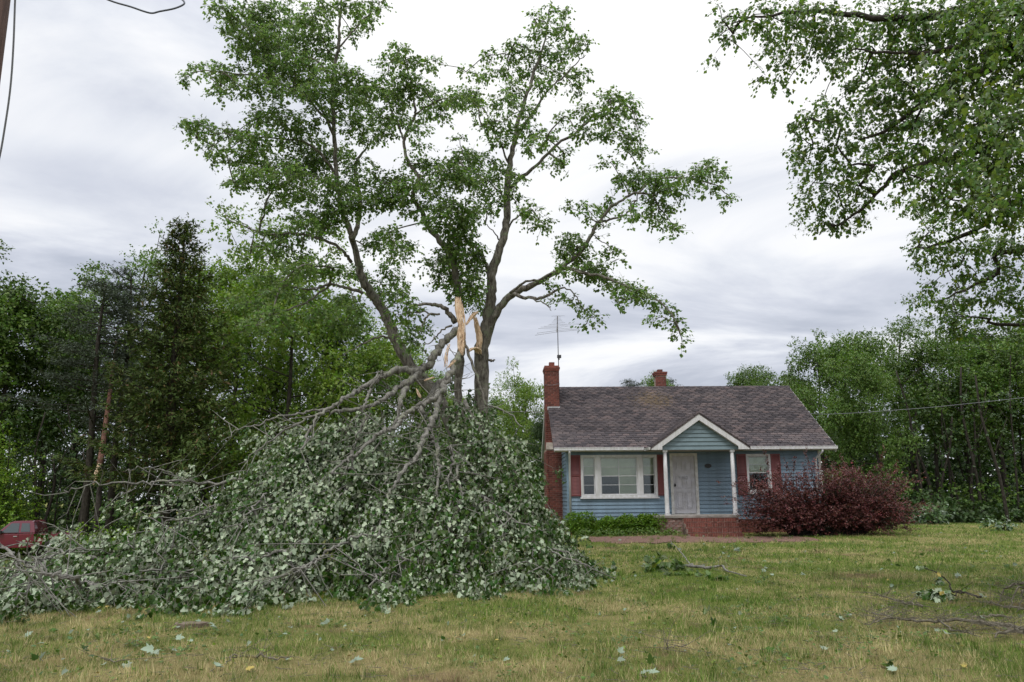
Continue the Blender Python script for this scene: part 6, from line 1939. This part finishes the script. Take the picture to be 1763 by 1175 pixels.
# single leaves and sprigs large enough to point to
LEAVES = [
 (67, 1145, .15, 'p', 2, 'pale upturned maple leaf standing on the grass near the bottom left corner'),
 (105, 1169, .14, 'p', 1, 'pale leaf cut by the bottom edge near the left corner'),
 (44, 1103, .11, 'p', 2, 'flat pale leaf pair on straw grass at the left edge below the pile'),
 (91, 1091, .10, 'g', 2, 'small green and white leaf scrap just right of the flat pair at the left edge'),
 (171, 1106, .13, 'g', 1, 'dark green leaf standing upright on the lawn below the pile'),
 (147, 1125, .11, 'g', 4, 'flat dark green sprig on the near left lawn'),
 (119, 1098, .10, 'p', 1, 'whitish pointed leaf left of the upright dark leaf'),
 (214, 1150, .15, 'p', 1, 'broad pale star-shaped leaf lying by a thin twig'),
 (179, 1152, .11, 'p', 1, 'small pale leaf left of the broad star-shaped leaf'),
 (262, 1129, .17, 'p', 2, 'large silvery curled leaf on the left foreground lawn'),
 (222, 1069, .11, 'p', 1, 'thin white-looking leaf just in front of the pile at left'),
 (230, 1052, .10, 'p', 2, 'two pale leaves at the foot of the pile at left'),
 (173, 1058, .11, 'p', 1, 'bright pale leaf at the foot of the pile near an orange scrap'),
 (270, 1067, .11, 'g', 3, 'green sprig at the foot of the pile'),
 (306, 1087, .09, 'p', 1, 'small white leaf just below the flat brown stone'),
 (365, 1084, .11, 'p', 3, 'cluster of pale and dark leaves right of the flat brown stone'),
 (306, 1107, .12, 'p', 2, 'pale leaf pair below the flat brown stone'),
 (329, 1113, .11, 'p', 2, 'grey-green leaves between the stone and the long twig'),
 (310, 1135, .12, 'g', 2, 'dark pointed leaf pair left of the long twig'),
 (373, 1156, .13, 'p', 2, 'white and dark leaf at the left end of the long twig'),
 (425, 1117, .10, 'p', 1, 'single pale leaf on straw grass above the long twig'),
 (564, 1079, .11, 'p', 2, 'two upright pale leaves on the lawn below the middle of the pile'),
 (591, 1085, .10, 'p', 1, 'pale leaf just right of the two upright ones'),
 (609, 1147, .12, 'p', 2, 'pale leaf with a greener neighbour in the bottom centre left'),
 (385, 1061, .10, 'p', 1, 'pale leaf at the foot of the pile below the dark boughs'),
 (1065, 1132, .13, 'p', 2, 'pale leaf pair on the bottom centre lawn'),
 (1064, 1144, .11, 'p', 1, 'pale leaf just below the bottom centre pair'),
 (1112, 1169, .17, 'p', 2, 'broad pale leaf cut by the bottom edge right of centre'),
 (1122, 1150, .14, 'g', 1, 'upright dark blade-like leaf above the broad pale one'),
 (1323, 1128, .14, 'g', 2, 'green leaf lying flat right of bottom centre'),
 (1348, 1132, .13, 'g', 2, 'darker leaf beside the flat green one'),
 (1419, 1126, .12, 'p', 1, 'folded whitish leaf at the lower right'),
 (1446, 1070, .13, 'p', 2, 'pale flat leaf in front of the dry brush'),
 (1442, 1094, .11, 'p', 1, 'small pale leaf nearer than the flat one by the brush'),
 (1337, 1070, .12, 'g', 2, 'mid green leaf on the lawn centre right'),
 (1358, 1076, .10, 'd', 1, 'blackish leaf scrap right of the mid green leaf'),
 (1421, 1031, .10, 'g', 1, 'small green leaf halfway up the right lawn'),
 (1549, 1163, .13, 'p', 2, 'pale leaf beside a dark grass clump at the bottom right'),
 (1532, 1152, .13, 'g', 5, 'dark green grass-like clump at the bottom right'),
 (1651, 997, .17, 'p', 3, 'bright pale leaves behind the yellow-leaved sprig at right'),
 (1614, 1095, .14, 'p', 2, 'silvery leaf caught in the dry brush'),
 (1630, 1096, .16, 'p', 1, 'pale star leaf in the middle of the dry brush'),
 (1646, 1099, .20, 'g', 1, 'large hanging green leaf at the front of the dry brush'),
 (1692, 1033, .14, 'p', 1, 'pale leaf standing where the sprig stem meets the arching twigs'),
 (1216, 1062, .13, 'g', 4, 'upright dark weed in the middle of the lawn'),
 (1229, 1082, .11, 'g', 4, 'low dark sprig below the upright weed'),
 (1318, 985, .14, 'p', 4, 'pale leaf clump right of the fallen leafy branch'),
 (1332, 995, .12, 'p', 2, 'pale leaves beneath the small clump on the lawn'),
 (1268, 951, .16, 'p', 5, 'green and white sprig on the lawn in front of the burgundy shrub'),
 (1253, 962, .12, 'p', 2, 'pale leaf pair below that sprig, towards the camera'),
 (1205, 950, .13, 'g', 4, 'small dark sprig on the lawn near the mulch strip'),
 (1380, 993, .12, 'p', 3, 'thin pale sprig lying on the right lawn'),
]
rg = np.random.default_rng(91)
for (x, y, s, kind, n, lab) in LEAVES:
    p = on_ground(x, y)
    P = np.array([[rg.normal(0, s * .12), rg.normal(0, s * .10), .03 + .012 * k] for k in range(n)]) if n > 1 else np.array([[0, 0, .035]])
    T = rg.normal(0, 1, (n, 3)) * np.array([1, 1, .35]) + np.array([0, 0, .35 if 'upright' in lab or 'standing' in lab else .0]) * 3
    base_n = np.array([0, -.45, 1.0]) * (-1 if kind == 'p' else 1)
    Nn = base_n + rg.normal(0, .28, (n, 3))
    mt = {'p': 'leaf_litter', 'g': 'leaf_fallen', 'd': 'leaf_dark'}[kind]
    s *= .58
    me = leaves_mesh('fallen_leaf', P, T, Nn, s * rg.uniform(.75, 1.1, n), T_MAPLE, M[mt])
    nm = 'fallen_leaf' if n <= 1 else ('weed' if 'weed' in lab or 'grass-like' in lab else 'leaf_sprig')
    o = link(nm, me, None, tuple(p)); tag(o, lab, 'leaf' if n <= 2 else ('weed' if nm == 'weed' else 'sprig'), 'storm leaves scattered on the lawn')

for (x, y, lab) in [(1655, 1152, 'curled yellow leaf at the bottom right'), (173, 1049, 'orange-yellow leaf scrap at the foot of the pile'), (424, 1157, 'yellow leaf scrap below the long twig')]:
    p = on_ground(x, y)
    o = link('fallen_leaf', leaves_mesh('fallen_leaf', np.array([[0, 0, .03], [.05, .03, .035]]), rg.normal(0, 1, (2, 3)) * np.array([1, 1, .2]), np.array([[0, -.3, 1.0]] * 2), np.array([.06, .05]), T_MAPLE, M['petal']), None, tuple(p))
    tag(o, lab, 'leaf', 'storm leaves scattered on the lawn')

# flat stone
p = on_ground(328, 1080)
m = MB(); k = 14
out = [(.19 * math.cos(2 * math.pi * i / k) * (1 + .12 * math.sin(i * 2.3)), .11 * math.sin(2 * math.pi * i / k) * (1 + .1 * math.cos(i * 3.1))) for i in range(k)]
m.add([(x, y, -.03) for x, y in out] + [(x * .95, y * .95, .045) for x, y in out], [tuple(range(k))[::-1], tuple(range(k, 2 * k))] + [(i, (i + 1) % k, (i + 1) % k + k, i + k) for i in range(k)])
o = m.build('flat_stone', M['stone'], None, label='flat brown stone set in the lawn in front of the leaf pile', cat='stone'); o.location = tuple(p)


# branches lying on the lawn
def ground_branch(name, label, polys, mat, leafs=None, lsz=.09, lmat='leaf_litter', lift=.06, twiggy=0, seed=0, cat='branch', yellow=(), arch=False):
    rg = np.random.default_rng(seed)
    xs_ = [q[0] for pl, w in polys for q in pl[:1]]
    p0 = on_ground(*polys[0][0][0][:2])
    root = empty(name, tuple(p0), label=label, cat=cat)
    mb = MB(); allp = []
    for pl, w in polys:
        pts = []
        for q in pl:
            D0 = on_ground(q[0], q[1] if len(q) < 3 else q[2])
            pt = at(q[0], q[1], D0[1]) if len(q) > 2 else D0 + np.array([0, 0, lift])
            if len(q) < 3: pass
            pts.append(pt - p0)
        pth = smooth_path(pts, 4)
        pth = [p + rg.normal(0, .008, 3) for p in pth]
        dm = float(np.linalg.norm(p0)) / FPX
        mb.tube(pth, list(np.interp(np.linspace(0, 1, len(pth)), np.linspace(0, 1, len(w)), w) * dm / 2), 6)
        allp += pth
    for i in range(twiggy):
        a = allp[rg.integers(len(allp))]
        b = a + np.array([rg.normal(0, .22), rg.normal(0, .18), rg.uniform(-.02, .16)])
        c = b + np.array([rg.normal(0, .1), rg.normal(0, .1), rg.uniform(-.05, .1)])
        b[2] = max(b[2], .02); c[2] = max(c[2], .015)
        mb.tube([a, b, c], [.0032, .002, .001], 3, cap=False)
    mb.build('stem', M[mat], root)
    if leafs:
        cs = []
        for (x, y, rx, ry, n) in leafs:
            g = on_ground(x, y + ry)
            s = g[1] / FPX
            c = at(x, y, g[1]) - p0
            for k in range(n):
                cs.append(c + rg.normal(0, .5, 3) * np.array([rx * s, rx * s, ry * s]))
        cs = np.array(cs); cs[:, 2] = np.maximum(cs[:, 2], .04)
        P, T, Nn, S, (ta, tb) = sprays(cs, 5, .1, lsz, droop=.6, rng=rg, flip=.5)
        P[:, 2] = np.maximum(P[:, 2], .03)
        tag(link('leaves', leaves_mesh('leaves', P, T, Nn + np.where(Nn[:, 2:3] < 0, -1, 1) * np.array([0, -.6, 0]), S, T_MAPLE, M[lmat]), root), kind='stuff')
    for (x, y, yb) in yellow:
        g = on_ground(x, yb); c = at(x, y, g[1] - .12) - p0
        link('yellow_leaf', leaves_mesh('yellow_leaf', np.array([c, c + .01]), rg.normal(0, 1, (2, 3)) * np.array([1, .2, 1]), np.array([[.1, -1, .3], [-.2, -1, .5]]), np.array([.05, .045]), T_MAPLE, M['petal']), root)
    return root

ground_branch('fallen_branch', 'leafy fallen branch lying on the lawn in front of the porch steps', [
  ([(1140, 978), (1170, 979), (1192, 981), (1215, 983), (1243, 980), (1250, 988), (1262, 992), (1285, 1000)], [3, 4, 5, 5, 4, 3, 2, 1.5]),
  ([(1193, 981), (1185, 968, 975), (1175, 955, 968), (1160, 938, 958), (1154, 930, 955)], [3, 2.5, 2, 1.5, 1])],
  'bark_pale', [(1134, 970, 19, 13, 30), (1128, 980, 14, 6, 9), (1175, 975, 14, 8, 12), (1152, 941, 10, 5, 6), (1168, 988, 10, 4, 6), (1240, 995, 20, 4, 8), (1190, 990, 14, 3, 4)], .10, 'leaf_near', seed=501, twiggy=10)
ground_branch('fallen_branch', 'fallen sprig with dark leaves and two yellow ones near the right edge', [
  ([(1690, 1036), (1672, 1032), (1655, 1026), (1640, 1018, 1030), (1634, 1005, 1028), (1622, 992, 1026), (1600, 980, 1024), (1590, 978, 1022)], [3, 3, 3, 2.5, 2, 2, 1.5, 1]),
  ([(1660, 1028), (1645, 1031), (1625, 1034)], [2, 2, 1])],
  'bark_dark', [(1612, 1024, 26, 9, 40), (1595, 1022, 14, 7, 10), (1588, 980, 6, 3, 3), (1618, 1000, 6, 9, 6), (1636, 1028, 10, 6, 7)], .085, 'leaf_fallen', seed=502, twiggy=4, yellow=((1616, 988, 1026), (1622, 1020, 1036)))
ground_branch('dry_brush', 'long grey tangle of dry pine brush on the lawn at the lower right', [
  ([(1763, 1095), (1720, 1088), (1690, 1083), (1650, 1080), (1610, 1082), (1570, 1080), (1540, 1074), (1505, 1066), (1490, 1062)], [6, 6, 5, 5, 4, 4, 3, 2, 1]),
  ([(1763, 1103), (1740, 1100), (1722, 1104), (1715, 1109)], [5, 4, 3, 2]),
  ([(1590, 1055), (1570, 1050), (1548, 1044), (1520, 1036), (1508, 1031)], [4, 3, 3, 2, 1.5]),
  ([(1540, 1074), (1515, 1080), (1490, 1090)], [2.5, 2, 1]),
  ([(1620, 1082), (1650, 1100), (1690, 1112)], [3, 2, 1])],
  'twig', None, seed=503, twiggy=200, lift=.07)
ground_branch('dry_brush', 'arching bare twigs poking in at the right edge above the dry brush', [
  ([(1800, 1018), (1763, 1004, 1045), (1745, 1008, 1044), (1728, 1015, 1044), (1722, 1030, 1045), (1718, 1045, 1048)], [3, 3, 3, 2, 1.5, 1]),
  ([(1780, 1030), (1755, 1012, 1050), (1745, 1030, 1052), (1738, 1050, 1056)], [2, 2, 1.5, 1]),
  ([(1790, 1040), (1763, 1016, 1050), (1760, 1035, 1050), (1750, 1055, 1058)], [2, 2, 1.5, 1]),
  ([(1800, 1060), (1763, 1058), (1720, 1050), (1700, 1045)], [3, 2, 2, 1])],
  'twig', None, seed=504, twiggy=110, lift=.06)
ground_branch('bare_twig', 'short dead stick with a pale broken end right of the dry brush', [([(1672, 1068), (1690, 1067), (1715, 1066), (1745, 1068)], [4, 4, 4, 3])], 'twig', None, seed=505, lift=.03, cat='twig')
ground_branch('bare_twig', 'long thin forked twig on the bottom left lawn', [([(386, 1143), (410, 1139), (440, 1138), (470, 1141), (500, 1141)], [1.5, 3, 4, 3, 1.5]), ([(430, 1138), (445, 1130, 1138), (460, 1127, 1138), (480, 1133, 1140)], [2, 2, 1.5, 1]), ([(405, 1139), (395, 1147), (385, 1152)], [2, 1.5, 1])], 'twig', None, seed=506, lift=.04, twiggy=8, cat='twig')
ground_branch('bare_twig', 'small curved twig near the broad star-shaped leaf', [([(172, 1143), (190, 1136, 1145), (205, 1138, 1146), (225, 1145)], [1.5, 2, 2, 1])], 'twig', None, seed=507, lift=.03, twiggy=4, cat='twig')
ground_branch('bare_twig', 'wispy weed stalks with yellow specks on the bottom centre lawn', [([(1180, 1120), (1160, 1122), (1140, 1128)], [2, 1.5, 1]), ([(1150, 1125), (1148, 1112, 1125), (1150, 1105, 1125)], [1.5, 1, 1])], 'twig', None, seed=508, lift=.04, twiggy=14, cat='twig')
